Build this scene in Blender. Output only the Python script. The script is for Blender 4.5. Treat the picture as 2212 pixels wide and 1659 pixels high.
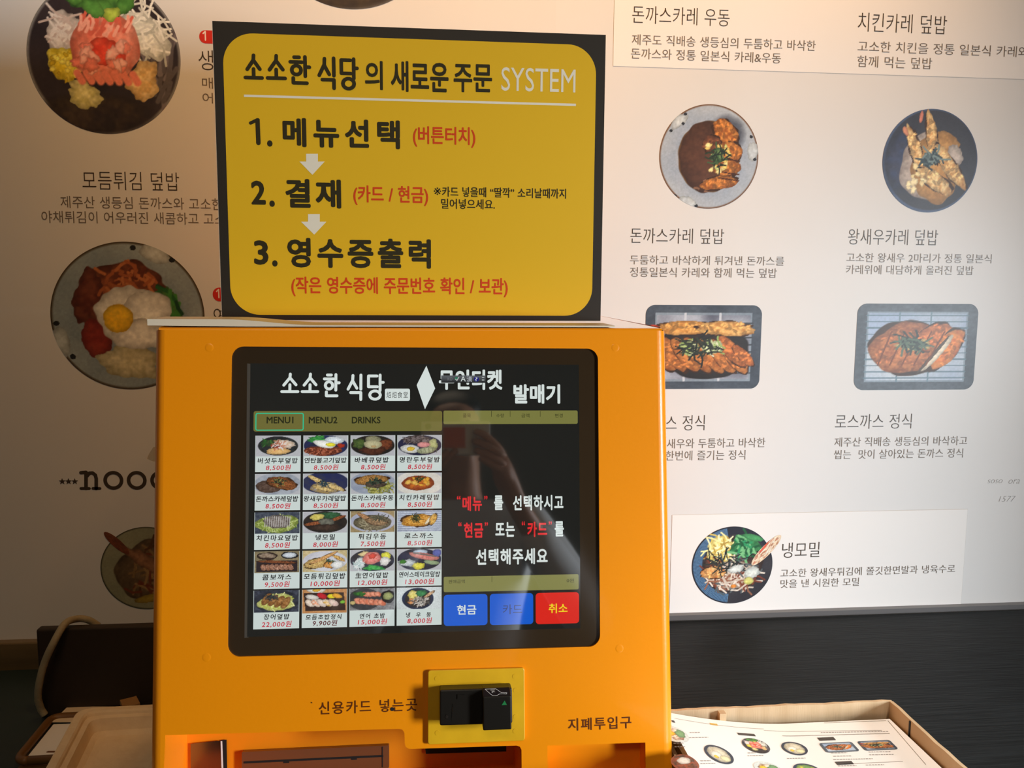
import bpy, bmesh, math, random
import numpy as np
from mathutils import Matrix, Vector

# ------------------------------------------------------------------ camera, world, light, exposure
for o in list(bpy.data.objects): bpy.data.objects.remove(o)
SC = bpy.context.scene
COL = SC.collection
EYE = np.array([0.0, 0.0, 1.27])                 # lens height above the floor
F, CX, CY = 1850.0, 1106.0, 829.5                # focal length in pixels of the 2212 x 1659 frame
def _ray(x, y): return np.array([x - CX, -(y - CY), -F])
_dy = _ray(923, 611); _dy /= np.linalg.norm(_dy)
_dx = _ray(19900, 740); _dx = _dx - _dy * _dx.dot(_dy); _dx /= np.linalg.norm(_dx)
_dz = np.cross(_dx, _dy)
RM = np.array([_dx, _dy, _dz])                   # camera axes -> world axes
cd = bpy.data.cameras.new('camera'); cd.sensor_width = 36.0; cd.lens = F / 2212.0 * 36.0
cd.clip_start = 0.02; cd.clip_end = 60
cam = bpy.data.objects.new('camera', cd); COL.objects.link(cam)
M4 = Matrix([list(RM[i]) + [EYE[i]] for i in range(3)] + [[0, 0, 0, 1]])
cam.matrix_world = M4
SC.camera = cam
SC.view_settings.view_transform = 'Standard'; SC.view_settings.look = 'None'
SC.view_settings.exposure = 0.0; SC.view_settings.gamma = 1.0
SC.view_settings.use_curve_mapping = False

wld = bpy.data.worlds.new('world'); SC.world = wld; wld.use_nodes = True
wld.node_tree.nodes['Background'].inputs[0].default_value = (0.75, 0.85, 1.0, 1)
wld.node_tree.nodes['Background'].inputs[1].default_value = 0.6

def area(name, loc, target, sx, sy, power, color, spread=180):
    l = bpy.data.lights.new(name, 'AREA'); l.shape = 'RECTANGLE'; l.size = sx; l.size_y = sy
    l.energy = power; l.color = color; l.spread = math.radians(spread)
    o = bpy.data.objects.new(name, l); COL.objects.link(o)
    o.location = loc
    d = Vector(target) - Vector(loc)
    o.rotation_euler = d.to_track_quat('-Z', 'Y').to_euler()
    return o
# daylight entering through the window in the right wall (a bright patch of sky outside it)
area('window_daylight', (2.50, -0.90, 1.40), (0.30, 1.0, 1.22), 0.40, 1.0, 172, (0.87, 0.945, 1.0), 180)
# dim warm fill added overhead behind the photographer, not a real fixture
area('room_fill', (-0.2, -1.2, 2.70), (-0.2, -1.2, 0.0), 1.0, 0.6, 12, (1.0, 0.80, 0.58))
# two warm ceiling spots washing down the menu wall
for sx_, se_ in ((0.50, 27), (-0.12, 27)):
    sp = bpy.data.lights.new('ceiling_spot_light', 'SPOT'); sp.energy = se_; sp.color = (1.0, 0.53, 0.18)
    sp.spot_size = math.radians(88); sp.spot_blend = 1.0; sp.shadow_soft_size = 0.05
    spo = bpy.data.objects.new('ceiling_spot_light', sp); COL.objects.link(spo)
    spo.location = (sx_, 0.84, 2.28)
    spo.rotation_euler = (Vector((sx_ - .03, 1.30, 1.72)) - Vector(spo.location)).to_track_quat('-Z', 'Y').to_euler()

# added spot to brighten the menu sheets on the counter, no known lamp
sp = bpy.data.lights.new('counter_fill_spot', 'SPOT'); sp.energy = 105; sp.color = (1.0, 0.93, 0.84)
sp.spot_size = math.radians(27); sp.spot_blend = 0.8; sp.shadow_soft_size = 0.05
spo = bpy.data.objects.new('counter_fill_spot', sp); COL.objects.link(spo)
spo.location = (0.80, 0.45, 2.70)
spo.rotation_euler = (Vector((0.54, 0.66, 0.78)) - Vector(spo.location)).to_track_quat('-Z', 'Y').to_euler()

# ------------------------------------------------------------------ colour and material helpers
def lin(c):
    out = []
    for v in c[:3]:
        v = v / 255.0
        out.append(v / 12.92 if v <= 0.04045 else ((v + 0.055) / 1.055) ** 2.4)
    return tuple(out)
def mat(name, rgb, rough=0.5, spec=0.5, metal=0.0, coat=0.0, noise=None, bump=None, trans=0.0, ior=None):
    """noise=(scale, rgb2, (sx,sy,sz)) mixes a second colour; bump=(scale, strength)."""
    m = bpy.data.materials.new(name); m.use_nodes = True
    nt = m.node_tree; b = nt.nodes['Principled BSDF']
    b.inputs['Base Color'].default_value = (*lin(rgb), 1)
    b.inputs['Roughness'].default_value = rough
    b.inputs['Specular IOR Level'].default_value = spec
    b.inputs['Metallic'].default_value = metal
    b.inputs['Coat Weight'].default_value = coat
    b.inputs['Coat Roughness'].default_value = 0.06
    b.inputs['Transmission Weight'].default_value = trans
    if ior: b.inputs['IOR'].default_value = ior
    if noise or bump:
        tc = nt.nodes.new('ShaderNodeTexCoord')
    if noise:
        mp = nt.nodes.new('ShaderNodeMapping'); mp.inputs['Scale'].default_value = noise[2] if len(noise) > 2 else (1, 1, 1)
        nt.links.new(tc.outputs['Object'], mp.inputs['Vector'])
        n = nt.nodes.new('ShaderNodeTexNoise'); n.inputs['Scale'].default_value = noise[0]; n.inputs['Detail'].default_value = 6
        nt.links.new(mp.outputs[0], n.inputs['Vector'])
        mx = nt.nodes.new('ShaderNodeMix'); mx.data_type = 'RGBA'
        rp = nt.nodes.new('ShaderNodeValToRGB'); rp.color_ramp.elements[0].position = 0.35; rp.color_ramp.elements[1].position = 0.68
        nt.links.new(n.outputs['Fac'], rp.inputs[0]); nt.links.new(rp.outputs[0], mx.inputs[0])
        mx.inputs[6].default_value = (*lin(rgb), 1); mx.inputs[7].default_value = (*lin(noise[1]), 1)
        nt.links.new(mx.outputs[2], b.inputs['Base Color'])
    if bump:
        n2 = nt.nodes.new('ShaderNodeTexNoise'); n2.inputs['Scale'].default_value = bump[0]; n2.inputs['Detail'].default_value = 4
        if noise and len(noise) > 2: nt.links.new(mp.outputs[0], n2.inputs['Vector'])
        else: nt.links.new(tc.outputs['Object'], n2.inputs['Vector'])
        bp = nt.nodes.new('ShaderNodeBump'); bp.inputs['Strength'].default_value = bump[1]; bp.inputs['Distance'].default_value = 0.002
        nt.links.new(n2.outputs['Fac'], bp.inputs['Height']); nt.links.new(bp.outputs[0], b.inputs['Normal'])
    return m
def print_mat(name, rough, spec=0.4, emit=0.0):
    m = bpy.data.materials.new(name); m.use_nodes = True
    nt = m.node_tree; b = nt.nodes['Principled BSDF']
    at = nt.nodes.new('ShaderNodeAttribute'); at.attribute_name = 'ink'
    b.inputs['Roughness'].default_value = rough; b.inputs['Specular IOR Level'].default_value = spec
    if emit > 0:
        b.inputs['Coat Weight'].default_value = 1.0; b.inputs['Coat IOR'].default_value = 2.1; b.inputs['Coat Roughness'].default_value = 0.03
        b.inputs['Base Color'].default_value = (0.006, 0.006, 0.006, 1)
        nt.links.new(at.outputs['Color'], b.inputs['Emission Color']); b.inputs['Emission Strength'].default_value = emit
    else:
        nt.links.new(at.outputs['Color'], b.inputs['Base Color'])
    return m
M_PRINT = print_mat('printed_ink', 0.42)
M_SIGNINK = print_mat('sign_ink', 0.55, 0.3)
M_SCREEN = print_mat('display_pixels', 0.04, 0.95, 1.0)
M = dict(
    orange=mat('orange_powder_coat', (252, 149, 6), 0.30, 0.5, coat=0.2, bump=(260, 0.05)),
    otop=mat('orange_gloss_top', (250, 160, 6), 0.16, 0.8, coat=1.0),
    inner=mat('orange_inner_sheet', (246, 142, 8), 0.45),
    yplate=mat('yellow_plate_plastic', (232, 178, 24), 0.4, noise=(40, (222, 168, 20))),
    black=mat('black_plastic', (24, 20, 15), 0.38, 0.35),
    glass=mat('black_bezel_glass', (54, 41, 27), 0.10, 0.8),
    poster=mat('white_wall_vinyl', (220, 220, 219), 0.42, 0.4, noise=(3, (217, 217, 215)), bump=(90, 0.02)),
    edge=mat('card_outline_grey', (196, 190, 184), 0.6),
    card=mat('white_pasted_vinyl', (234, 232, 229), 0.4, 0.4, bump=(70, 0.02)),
    wallpaint=mat('grey_wall_paint', (120, 112, 104), 0.7, noise=(3, (112, 104, 96))),
    ceil=mat('ceiling_paint', (110, 104, 98), 0.8, noise=(2, (100, 95, 90))),
    floor=mat('floor_tile', (70, 64, 58), 0.5, noise=(4, (58, 54, 50))),
    counter=mat('black_stained_wood', (15, 18, 19), 0.55, 0.12, noise=(26, (27, 31, 33), (0.5, 9, 4)), bump=(40, 0.35)),
    sidetop=mat('dark_teal_laminate', (26, 44, 44), 0.5, noise=(6, (20, 34, 34))),
    trimw=mat('varnished_wood_trim', (110, 92, 62), 0.3, 0.6, noise=(5, (76, 64, 42), (1, 1, 5))),
    trimg=mat('grey_metal_trim', (92, 90, 90), 0.35, 0.6),
    cardboard=mat('brown_cardboard', (204, 178, 144), 0.85, 0.2, noise=(6, (186, 158, 122), (8, 1, .3)), bump=(120, 0.15)),
    paper=mat('white_paper', (246, 243, 238), 0.5, 0.4),
    foam=mat('cream_foam', (240, 218, 180), 0.8, 0.2, noise=(60, (232, 208, 168)), bump=(200, 0.4)),
    woodrim=mat('brown_tray_rim', (112, 76, 34), 0.45),
    kraft=mat('tan_wood_block', (150, 110, 62), 0.7),
    cable=mat('beige_cable_sleeve', (150, 138, 108), 0.6, bump=(300, 0.4)),
    boxblk=mat('matt_black_case', (46, 37, 29), 0.55, 0.3),
    strip=mat('white_plastic_strip', (230, 212, 184), 0.45),
    signcore=mat('white_foam_board_core', (236, 228, 212), 0.6),
    signblack=mat('black_sign_print', (44, 38, 30), 0.5, 0.4),
    metal=mat('brushed_metal', (150, 140, 130), 0.22, 0.5, metal=1.0),
    slot=mat('smoked_plastic', (120, 72, 44), 0.25, 0.6),
    dark=mat('dark_void', (14, 10, 8), 0.7),
    white=mat('white_enamel', (235, 235, 230), 0.4),
    green=mat('green_print', (20, 120, 60), 0.5),
    skin=mat('skin', (205, 150, 118), 0.5, 0.4, noise=(12, (190, 132, 102))),
    shirt=mat('pale_grey_shirt', (236, 236, 236), 0.85, 0.2, noise=(9, (224, 224, 226)), bump=(60, 0.3)),
    trousers=mat('dark_trousers', (38, 40, 48), 0.85, 0.2),
    hair=mat('black_hair', (22, 18, 16), 0.5, 0.4),
    shoe=mat('black_shoe', (20, 20, 20), 0.4),
    phone=mat('white_phone_case', (225, 222, 214), 0.35),
    phoneo=mat('orange_phone_case_patch', (220, 96, 48), 0.4),
    phoney=mat('yellow_phone_case_patch', (230, 180, 40), 0.4),
    lens=mat('camera_glass', (12, 12, 16), 0.05, 0.8),
    frame=mat('dark_window_frame', (50, 48, 46), 0.4),
    pane=mat('window_glass', (240, 245, 245), 0.02, 0.5, trans=1.0, ior=1.05),
)

_m = bpy.data.materials.new('window_pane'); _m.use_nodes = True; _nt = _m.node_tree; _nt.nodes.clear()
_o = _nt.nodes.new('ShaderNodeOutputMaterial'); _t = _nt.nodes.new('ShaderNodeBsdfTransparent'); _g = _nt.nodes.new('ShaderNodeBsdfGlossy'); _g.inputs['Roughness'].default_value = .02
_x = _nt.nodes.new('ShaderNodeMixShader'); _x.inputs[0].default_value = .06; _nt.links.new(_t.outputs[0], _x.inputs[1]); _nt.links.new(_g.outputs[0], _x.inputs[2]); _nt.links.new(_x.outputs[0], _o.inputs[0])
M['pane'] = _m

# ------------------------------------------------------------------ object helpers
def setp(o, label=None, cat=None, group=None, kind=None):
    if label: o['label'] = label
    if cat: o['category'] = cat
    if group: o['group'] = group
    if kind: o['kind'] = kind
    return o
def thing(name, loc, label, cat, group=None):
    o = bpy.data.objects.new(name, None); COL.objects.link(o); o.location = loc
    o.empty_display_size = 0.05
    return setp(o, label, cat, group)
def root_offset(p):
    v = Vector((0, 0, 0))
    while p is not None: v += Vector(p.location); p = p.parent
    return v
class MB:
    """collects world-space polygons of several materials and colours into ONE mesh object"""
    def __init__(s): s.v = []; s.f = []; s.c = []; s.m = []; s.mats = []; s.n = 0; s.sm = []
    def mi(s, m):
        if m not in s.mats: s.mats.append(m)
        return s.mats.index(m)
    def add(s, verts, faces, m, col=None, smooth=False):
        verts = np.asarray(verts, float).reshape(-1, 3); b = s.n
        s.v.append(verts); s.n += len(verts)
        if col is None: c = np.ones((len(verts), 3))
        else:
            c = np.asarray(col, float)
            if c.ndim == 1: c = np.tile(c, (len(verts), 1))
        s.c.append(c); k = s.mi(m)
        for f in faces: s.f.append(tuple(int(i) + b for i in f))
        s.m += [k] * len(faces); s.sm += [smooth] * len(faces)
    def box(s, lo, hi, m, col=None):
        x0, y0, z0 = lo; x1, y1, z1 = hi
        v = [(x0,y0,z0),(x1,y0,z0),(x1,y1,z0),(x0,y1,z0),(x0,y0,z1),(x1,y0,z1),(x1,y1,z1),(x0,y1,z1)]
        s.add(v, [(0,3,2,1),(4,5,6,7),(0,1,5,4),(1,2,6,5),(2,3,7,6),(3,0,4,7)], m, col)
    def build(s, name, parent=None, bevel=0.0, seg=2, label=None):
        me = bpy.data.meshes.new(name)
        V = np.concatenate(s.v)
        if parent is not None: V = V - np.array(root_offset(parent))
        me.from_pydata(V.tolist(), [], s.f)
        for m in s.mats: me.materials.append(m)
        me.polygons.foreach_set('material_index', s.m); me.polygons.foreach_set('use_smooth', s.sm)
        ca = me.color_attributes.new('ink', 'FLOAT_COLOR', 'POINT')
        C4 = np.ones((s.n, 4)); C4[:, :3] = np.concatenate(s.c); ca.data.foreach_set('color', C4.ravel())
        me.update()
        o = bpy.data.objects.new(name, me); COL.objects.link(o)
        if parent is not None: o.parent = parent
        if bevel > 0:
            bm = bmesh.new(); bm.from_mesh(me); bmesh.ops.remove_doubles(bm, verts=bm.verts, dist=1e-6)
            es = [e for e in bm.edges if len(e.link_faces) == 2 and e.calc_face_angle(0) > 0.5]
            bmesh.ops.bevel(bm, geom=es, offset=bevel, segments=seg, affect='EDGES', profile=0.5)
            bm.to_mesh(me); bm.free()
        if label: o['label'] = label
        return o
class Fr:
    """a real plane in the room: origin, U (right), V (up), N (towards the room); uv in metres"""
    def __init__(s, o, U, V, zf=None):
        s.o = np.asarray(o, float); s.U = np.asarray(U, float); s.V = np.asarray(V, float)
        s.N = np.cross(s.U, s.V); s.zf = zf
    def pt(s, u, v, h=0.0):
        p = s.o + np.multiply.outer(np.asarray(u, float), s.U) + np.multiply.outer(np.asarray(v, float), s.V) + np.multiply.outer(np.asarray(h, float) * np.ones_like(np.asarray(u, float)), s.N)
        if s.zf is not None: p[..., 2] += s.zf(p[..., 0], p[..., 1])
        return p
    def uv(s, x, y):
        w = RM @ _ray(x, y); t = np.dot(s.o - EYE, s.N) / np.dot(w, s.N); p = EYE + w * t - s.o
        return p.dot(s.U), p.dot(s.V)
def G(x, y, z):
    w = RM @ _ray(x, y); return EYE + w * ((z - EYE[2]) / w[2])

def poly(mb, fr, pts, h, m, col=None):
    p = np.array(pts); mb.add(fr.pt(p[:, 0], p[:, 1], h), [tuple(range(len(pts)))], m, col)
def pxpoly(mb, fr, pts, h, m, col=None): poly(mb, fr, [fr.uv(*p) for p in pts], h, m, col)
def rrect(u0, v0, u1, v1, r, n=8):
    pts = []
    for cx, cy, a in ((u1 - r, v1 - r, 0), (u0 + r, v1 - r, 90), (u0 + r, v0 + r, 180), (u1 - r, v0 + r, 270)):
        for i in range(n + 1):
            t = math.radians(a + 90 * i / n); pts.append((cx + r * math.cos(t), cy + r * math.sin(t)))
    return pts
def pxrect(fr, x0, y0, x1, y1):
    """rectangle from its photo corners: upper-left and lower-right"""
    a = fr.uv(x0, y0); c = fr.uv(x1, y1); return a[0], c[1], c[0], a[1]
def outline(pts, w):
    p = np.array(pts); n = len(p); q = []
    for i in range(n):
        t = p[(i + 1) % n] - p[i - 1]; t /= np.linalg.norm(t) + 1e-12; q.append(p[i] + np.array([-t[1], t[0]]) * w)
    return np.concatenate([p, np.array(q)]), [(i, (i + 1) % n, n + (i + 1) % n, n + i) for i in range(n)]
def ring(mb, fr, pts, w, h, m, col=None):
    v, f = outline(pts, w); mb.add(fr.pt(v[:, 0], v[:, 1], h), f, m, col)
def stroke(mb, fr, pts, w, h, m, col=None, caps=True, n=6):
    """rounded flat stroke along uv points"""
    pts = [np.array(p, float) for p in pts]
    for i in range(len(pts) - 1):
        a, b = pts[i], pts[i + 1]; d = b - a; L = np.linalg.norm(d)
        if L < 1e-9: continue
        d /= L; nn = np.array([-d[1], d[0]]); out = []
        if caps:
            a0 = math.atan2(nn[1], nn[0])
            for k in range(n + 1):
                t = a0 + math.pi * k / n; out.append(a + w / 2 * np.array([math.cos(t), math.sin(t)]))
            for k in range(n + 1):
                t = a0 + math.pi + math.pi * k / n; out.append(b + w / 2 * np.array([math.cos(t), math.sin(t)]))
        else: out = [a + nn * w / 2, a - nn * w / 2, b - nn * w / 2, b + nn * w / 2]
        poly(mb, fr, out, h + i * 6e-6, m, col)

# ------------------------------------------------------------------ lettering (Blender's own font, laid out glyph by glyph)
_gc = {}
_gs = bpy.data.scenes.new('glyphs'); _gl = _gs.view_layers[0]
_tc = bpy.data.curves.new('glyph', 'FONT'); _tc.resolution_u = 3
_to = bpy.data.objects.new('glyph', _tc); _gs.collection.objects.link(_to)
def _conv(s, off):
    _tc.body = s; _tc.offset = off; _to.data = _tc; _to.update_tag()
    _gl.update(); dg = _gl.depsgraph
    me = bpy.data.meshes.new_from_object(_to.evaluated_get(dg))
    v = np.zeros(len(me.vertices) * 3); me.vertices.foreach_get('co', v); v = v.reshape(-1, 3)[:, :2]
    f = [tuple(p.vertices) for p in me.polygons]; bpy.data.meshes.remove(me)
    return v, f
def _adv(ch, v, v2): return max(0.92, v[:, 0].max()) if ord(ch) > 0x2e80 else v2[:, 0].max() - v[:, 0].max()
def preload(chars, off):
    """one conversion for a whole column of glyphs, then split by line"""
    rows = ['H', 'H']
    for c in chars: rows += [c] if ord(c) > 0x2e80 else [c, c + c]
    _tc.space_line = 4.0; v, f = _conv('\n'.join(rows), off); _tc.space_line = 1.0
    hy = sorted(set(np.round(v[np.abs(v[:, 1]) < 1.2][:, 1], 5))); base0 = hy[0]
    second = v[(v[:, 1] < -1.5)][:, 1]; step = None
    col = np.sort(np.unique(np.round(second, 5)))[::-1]; grp = [col[0]]
    for y in col[1:]:
        if grp[-1] - y > 1.2: break
        grp.append(y)
    step = base0 - grp[-1]
    fy = np.array([v[list(q), 1].mean() for q in f]); row = np.round((base0 + 0.35 - fy) / step).astype(int)
    def take(k):
        fs = [q for q, r_ in zip(f, row) if r_ == k]; ids = sorted({i for q in fs for i in q}); mp = {i: n for n, i in enumerate(ids)}
        return v[ids] + np.array([0, step * k]), [tuple(mp[i] for i in q) for q in fs]
    k = 2
    for c in chars:
        a = take(k)
        if ord(c) > 0x2e80: _gc[(c, off)] = (a[0], a[1], _adv(c, a[0], None)); k += 1
        else: b2 = take(k + 1); _gc[(c, off)] = (a[0], a[1], _adv(c, a[0], b2[0])); k += 2
def glyph(ch, off):
    k = (ch, off)
    if k not in _gc:
        v, f = _conv(ch, off)
        if len(v) == 0: adv = 0.3
        elif ord(ch) > 0x2e80: adv = max(0.92, v[:, 0].max())
        else:
            v2, _ = _conv(ch + ch, off); adv = v2[:, 0].max() - v[:, 0].max()
        _gc[k] = (v, f, adv)
    return _gc[k]
preload('모듬튀김덮밥생연어탄불고기돈까스카레왕새우콤보정식로동치킨', -0.008)
preload('제주산생등심돈까스와고소한야채튀김이어우러진새콤하매두툼바삭게겨낸를정통일본식카레함께먹는덮밥왕2마리가위에대담올려번즐기직배송의씹맛살아있도&동치킨을쫄깃면발과냉육수로시원모밀신용드넣곳지폐투입구炤食堂무인티켓A漢KO?MENU1DRIS품목량금액변경판0“메뉴”선택현또해세요취버섯부8,5연탄불베큐명란7보9듬生테크3장초운문YT.(튼터)결재/※때딸깍날으영증출력작은호확관', -0.0)
def text_uv(mb, fr, s, u0, v0, u1, v1, m, col, w=0.0, h=3e-4, track=0.0, shear=0.0, thin=0.0, space=0.32):
    x = 0.0; items = []
    for ch in s:
        if ch == ' ': x += space + track; continue
        v, f, adv = glyph(ch, -thin)
        if len(v): items.append((v + np.array([x, 0]), f))
        x += adv + track
    if not items: return
    A = np.concatenate([i[0] for i in items])
    lo = A.min(0) - w; hi = A.max(0) + w
    sx = (u1 - u0) / (hi[0] - lo[0]); sy = (v1 - v0) / (hi[1] - lo[1])
    offs = [(0, 0)] if w <= 0 else [(0, 0), (w, 0), (-w, 0), (0, w), (0, -w), (.7*w, .7*w), (-.7*w, .7*w), (.7*w, -.7*w), (-.7*w, -.7*w)]
    for k, (ox, oy) in enumerate(offs):
        for v, f in items:
            U = u0 + (v[:, 0] + ox - lo[0]) * sx; V = v0 + (v[:, 1] + oy - lo[1]) * sy
            U = U + (V - v0) * shear
            mb.add(fr.pt(U, V, h + k * 8e-6), f, m, col)
def text(mb, fr, s, x0, x1, yt, yb, m, col, **kw):
    """x0,x1: ink from left to right; yt,yb: ink top and bottom at the left end, in photo pixels"""
    u0, vt = fr.uv(x0, yt); _, vb = fr.uv(x0, yb); u1, _ = fr.uv(x1, (yt + yb) / 2)
    text_uv(mb, fr, s, u0, vb, u1, vt, m, col, **kw)
# rounded logo lettering drawn stroke by stroke in a unit box
def arc(cx, cy, rx, ry, a0, a1, n=14): return [(cx + rx * math.cos(math.radians(a0 + (a1 - a0) * i / n)), cy + ry * math.sin(math.radians(a0 + (a1 - a0) * i / n))) for i in range(n + 1)]
LOGO = {
 'so': [[(.52, 1), (.50, .80), (.12, .40)], [(.50, .80), (.88, .42)], [(.5, .42), (.5, .05)], [(0, .05), (1, .05)]],
 'han': [[(.22, .98), (.48, .98)], [(.02, .80), (.62, .80)], arc(.33, .50, .24, .17, 0, 360), [(.78, 1), (.78, .28)], [(.78, .62), (1, .62)], [(.16, .20), (.16, .02), (.86, .02)]],
 'sik': [[(.36, .98), (.34, .78), (0, .42)], [(.34, .76), (.66, .46)], [(.96, 1), (.96, .42)], [(.20, .28), (.96, .28), (.96, 0)]],
 'dang': [[(.60, .96), (.06, .96), (.06, .52), (.62, .52)], [(.80, 1), (.80, .36)], [(.80, .70), (1, .70)], arc(.48, .18, .34, .17, 0, 360)],
}
def logo(mb, fr, key, x0, x1, yt, yb, w, h, m, col):
    u0, vt = fr.uv(x0, yt); _, vb = fr.uv(x0, yb); u1, _ = fr.uv(x1, yt)
    u0 += w / 2; u1 -= w / 2; vt -= w / 2; vb += w / 2
    for i, s in enumerate(LOGO[key]):
        stroke(mb, fr, [(u0 + a * (u1 - u0), vb + b * (vt - vb)) for a, b in s], w, h + i * 1.0e-4 / 8, m, col)

# ------------------------------------------------------------------ painter: flat printed pictures as coloured fine meshes
def vnoise(x, y, sc, seed):
    x = x * sc + seed * 17.3; y = y * sc + seed * 9.7
    xi = np.floor(x); yi = np.floor(y); fx = x - xi; fy = y - yi
    fx = fx * fx * (3 - 2 * fx); fy = fy * fy * (3 - 2 * fy)
    def hsh(a, b):
        t = np.sin(a * 127.1 + b * 311.7 + seed * 74.7) * 43758.5453; return t - np.floor(t)
    return (hsh(xi, yi) * (1 - fx) + hsh(xi + 1, yi) * fx) * (1 - fy) + (hsh(xi, yi + 1) * (1 - fx) + hsh(xi + 1, yi + 1) * fx) * fy
class Pic:
    def __init__(s, X, Y, base, seed=1):
        s.X = X; s.Y = Y; s.C = np.tile(np.array(base, float), (len(X), 1)); s.r = np.random.RandomState(seed); s.seed = seed
    def lay(s, mk, col):
        mk = np.clip(mk, 0, 1)[:, None]; s.C = s.C * (1 - mk) + np.asarray(col, float) * mk
    def tex(s, c1, c2, sc, tx=0.0):
        n = 0.6 * vnoise(s.X, s.Y, sc, s.seed) + 0.4 * vnoise(s.X, s.Y, sc * 2.3, s.seed + 3)
        k = np.clip((n - 0.3) / 0.4, 0, 1)[:, None]
        c = np.array(c1, float) * (1 - k) + np.array(c2, float) * k
        return c
    def blob(s, cx, cy, rx, ry, c1, c2=None, rot=0, jag=0.08, sc=7, soft=0.03, asp=1.0):
        s.seed += 1
        c2 = c1 if c2 is None else c2
        t = math.radians(rot); x = (s.X - cx); y = (s.Y - cy)
        a = (x * math.cos(t) + y * math.sin(t)) / rx; b = (-x * math.sin(t) + y * math.cos(t)) / ry
        r = np.hypot(a, b); an = np.arctan2(b, a); bd = np.ones_like(r)
        for k in (2, 3, 5, 8, 13): bd += jag * s.r.uniform(.2, 1) / math.sqrt(k) * np.sin(k * an + s.r.uniform(0, 6.28))
        c = s.tex(c1, c2, sc)
        if jag > .03:
            g = vnoise(s.X, s.Y, 16 + sc, s.seed + 11); c = c * (1.07 - .30 * np.clip(r / bd, 0, 1) ** 3 + .16 * (g - .5))[:, None]
        s.lay((bd - r) / soft + .5, c); return s
    def strands(s, cx, cy, rx, ry, n, cols, w=0.02, l=0.25, rot=None):
        for i in range(n):
            a = s.r.uniform(0, 6.28); q = math.sqrt(s.r.uniform(0, 1)); x0 = cx + rx * q * math.cos(a); y0 = cy + ry * q * math.sin(a)
            d = s.r.uniform(0, 6.28) if rot is None else math.radians(rot + s.r.normal(0, 14)); L = l * s.r.uniform(.5, 1.2); bend = s.r.uniform(-.7, .7)
            x1 = x0 + L / 2 * math.cos(d); y1 = y0 + L / 2 * math.sin(d); x2 = x1 + L / 2 * math.cos(d + bend); y2 = y1 + L / 2 * math.sin(d + bend)
            c = cols[s.r.randint(len(cols))]
            s.line(x0, y0, x1, y1, w, c); s.line(x1, y1, x2, y2, w, c)
        return s
    def line(s, x0, y0, x1, y1, w, c):
        dx, dy = x1 - x0, y1 - y0; L2 = dx * dx + dy * dy + 1e-9
        t = np.clip(((s.X - x0) * dx + (s.Y - y0) * dy) / L2, 0, 1)
        d = np.hypot(s.X - x0 - t * dx, s.Y - y0 - t * dy)
        k = d < 2 * w
        if not k.any(): return s
        mk = np.zeros_like(d); mk[k] = (w - d[k]) / (w * .5) + .5
        s.lay(mk, c); return s
    def dots(s, cx, cy, rx, ry, n, cols, r=0.05):
        for i in range(n):
            a = s.r.uniform(0, 6.28); q = math.sqrt(s.r.uniform(0, 1))
            c = cols[s.r.randint(len(cols))]
            s.blob(cx + rx * q * math.cos(a), cy + ry * q * math.sin(a), r * s.r.uniform(.5, 1.2), r * s.r.uniform(.5, 1.2), c, None, s.r.uniform(0, 180), .25, soft=.25)
        return s
    def fried(s, cx, cy, rx, ry, rot=0, c1=(150, 84, 34), c2=(214, 142, 66), jag=.12):
        s.blob(cx, cy, rx * 1.05, ry * 1.08, (70, 40, 18), None, rot, jag)
        s.blob(cx, cy, rx, ry, c1, c2, rot, jag, sc=13)
        t = math.radians(rot)
        for i in range(int(26 * (rx + ry) + 8)):
            a = s.r.uniform(-.85, .85); b = s.r.uniform(-.7, .7)
            x = cx + a * rx * math.cos(t) - b * ry * math.sin(t); y = cy + a * rx * math.sin(t) + b * ry * math.cos(t)
            if a * a + b * b < .9:
                k = 1.1 if s.r.rand() < .5 else .78; q = (np.array(c1) * .4 + np.array(c2) * .6) * k; s.blob(x, y, .05, .028, q, q * (1.08 if k > 1 else .9), s.r.uniform(0, 180), .35, sc=25, soft=.8)
        return s
GR = [(40, 92, 40), (66, 130, 52), (28, 66, 34)]
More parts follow.
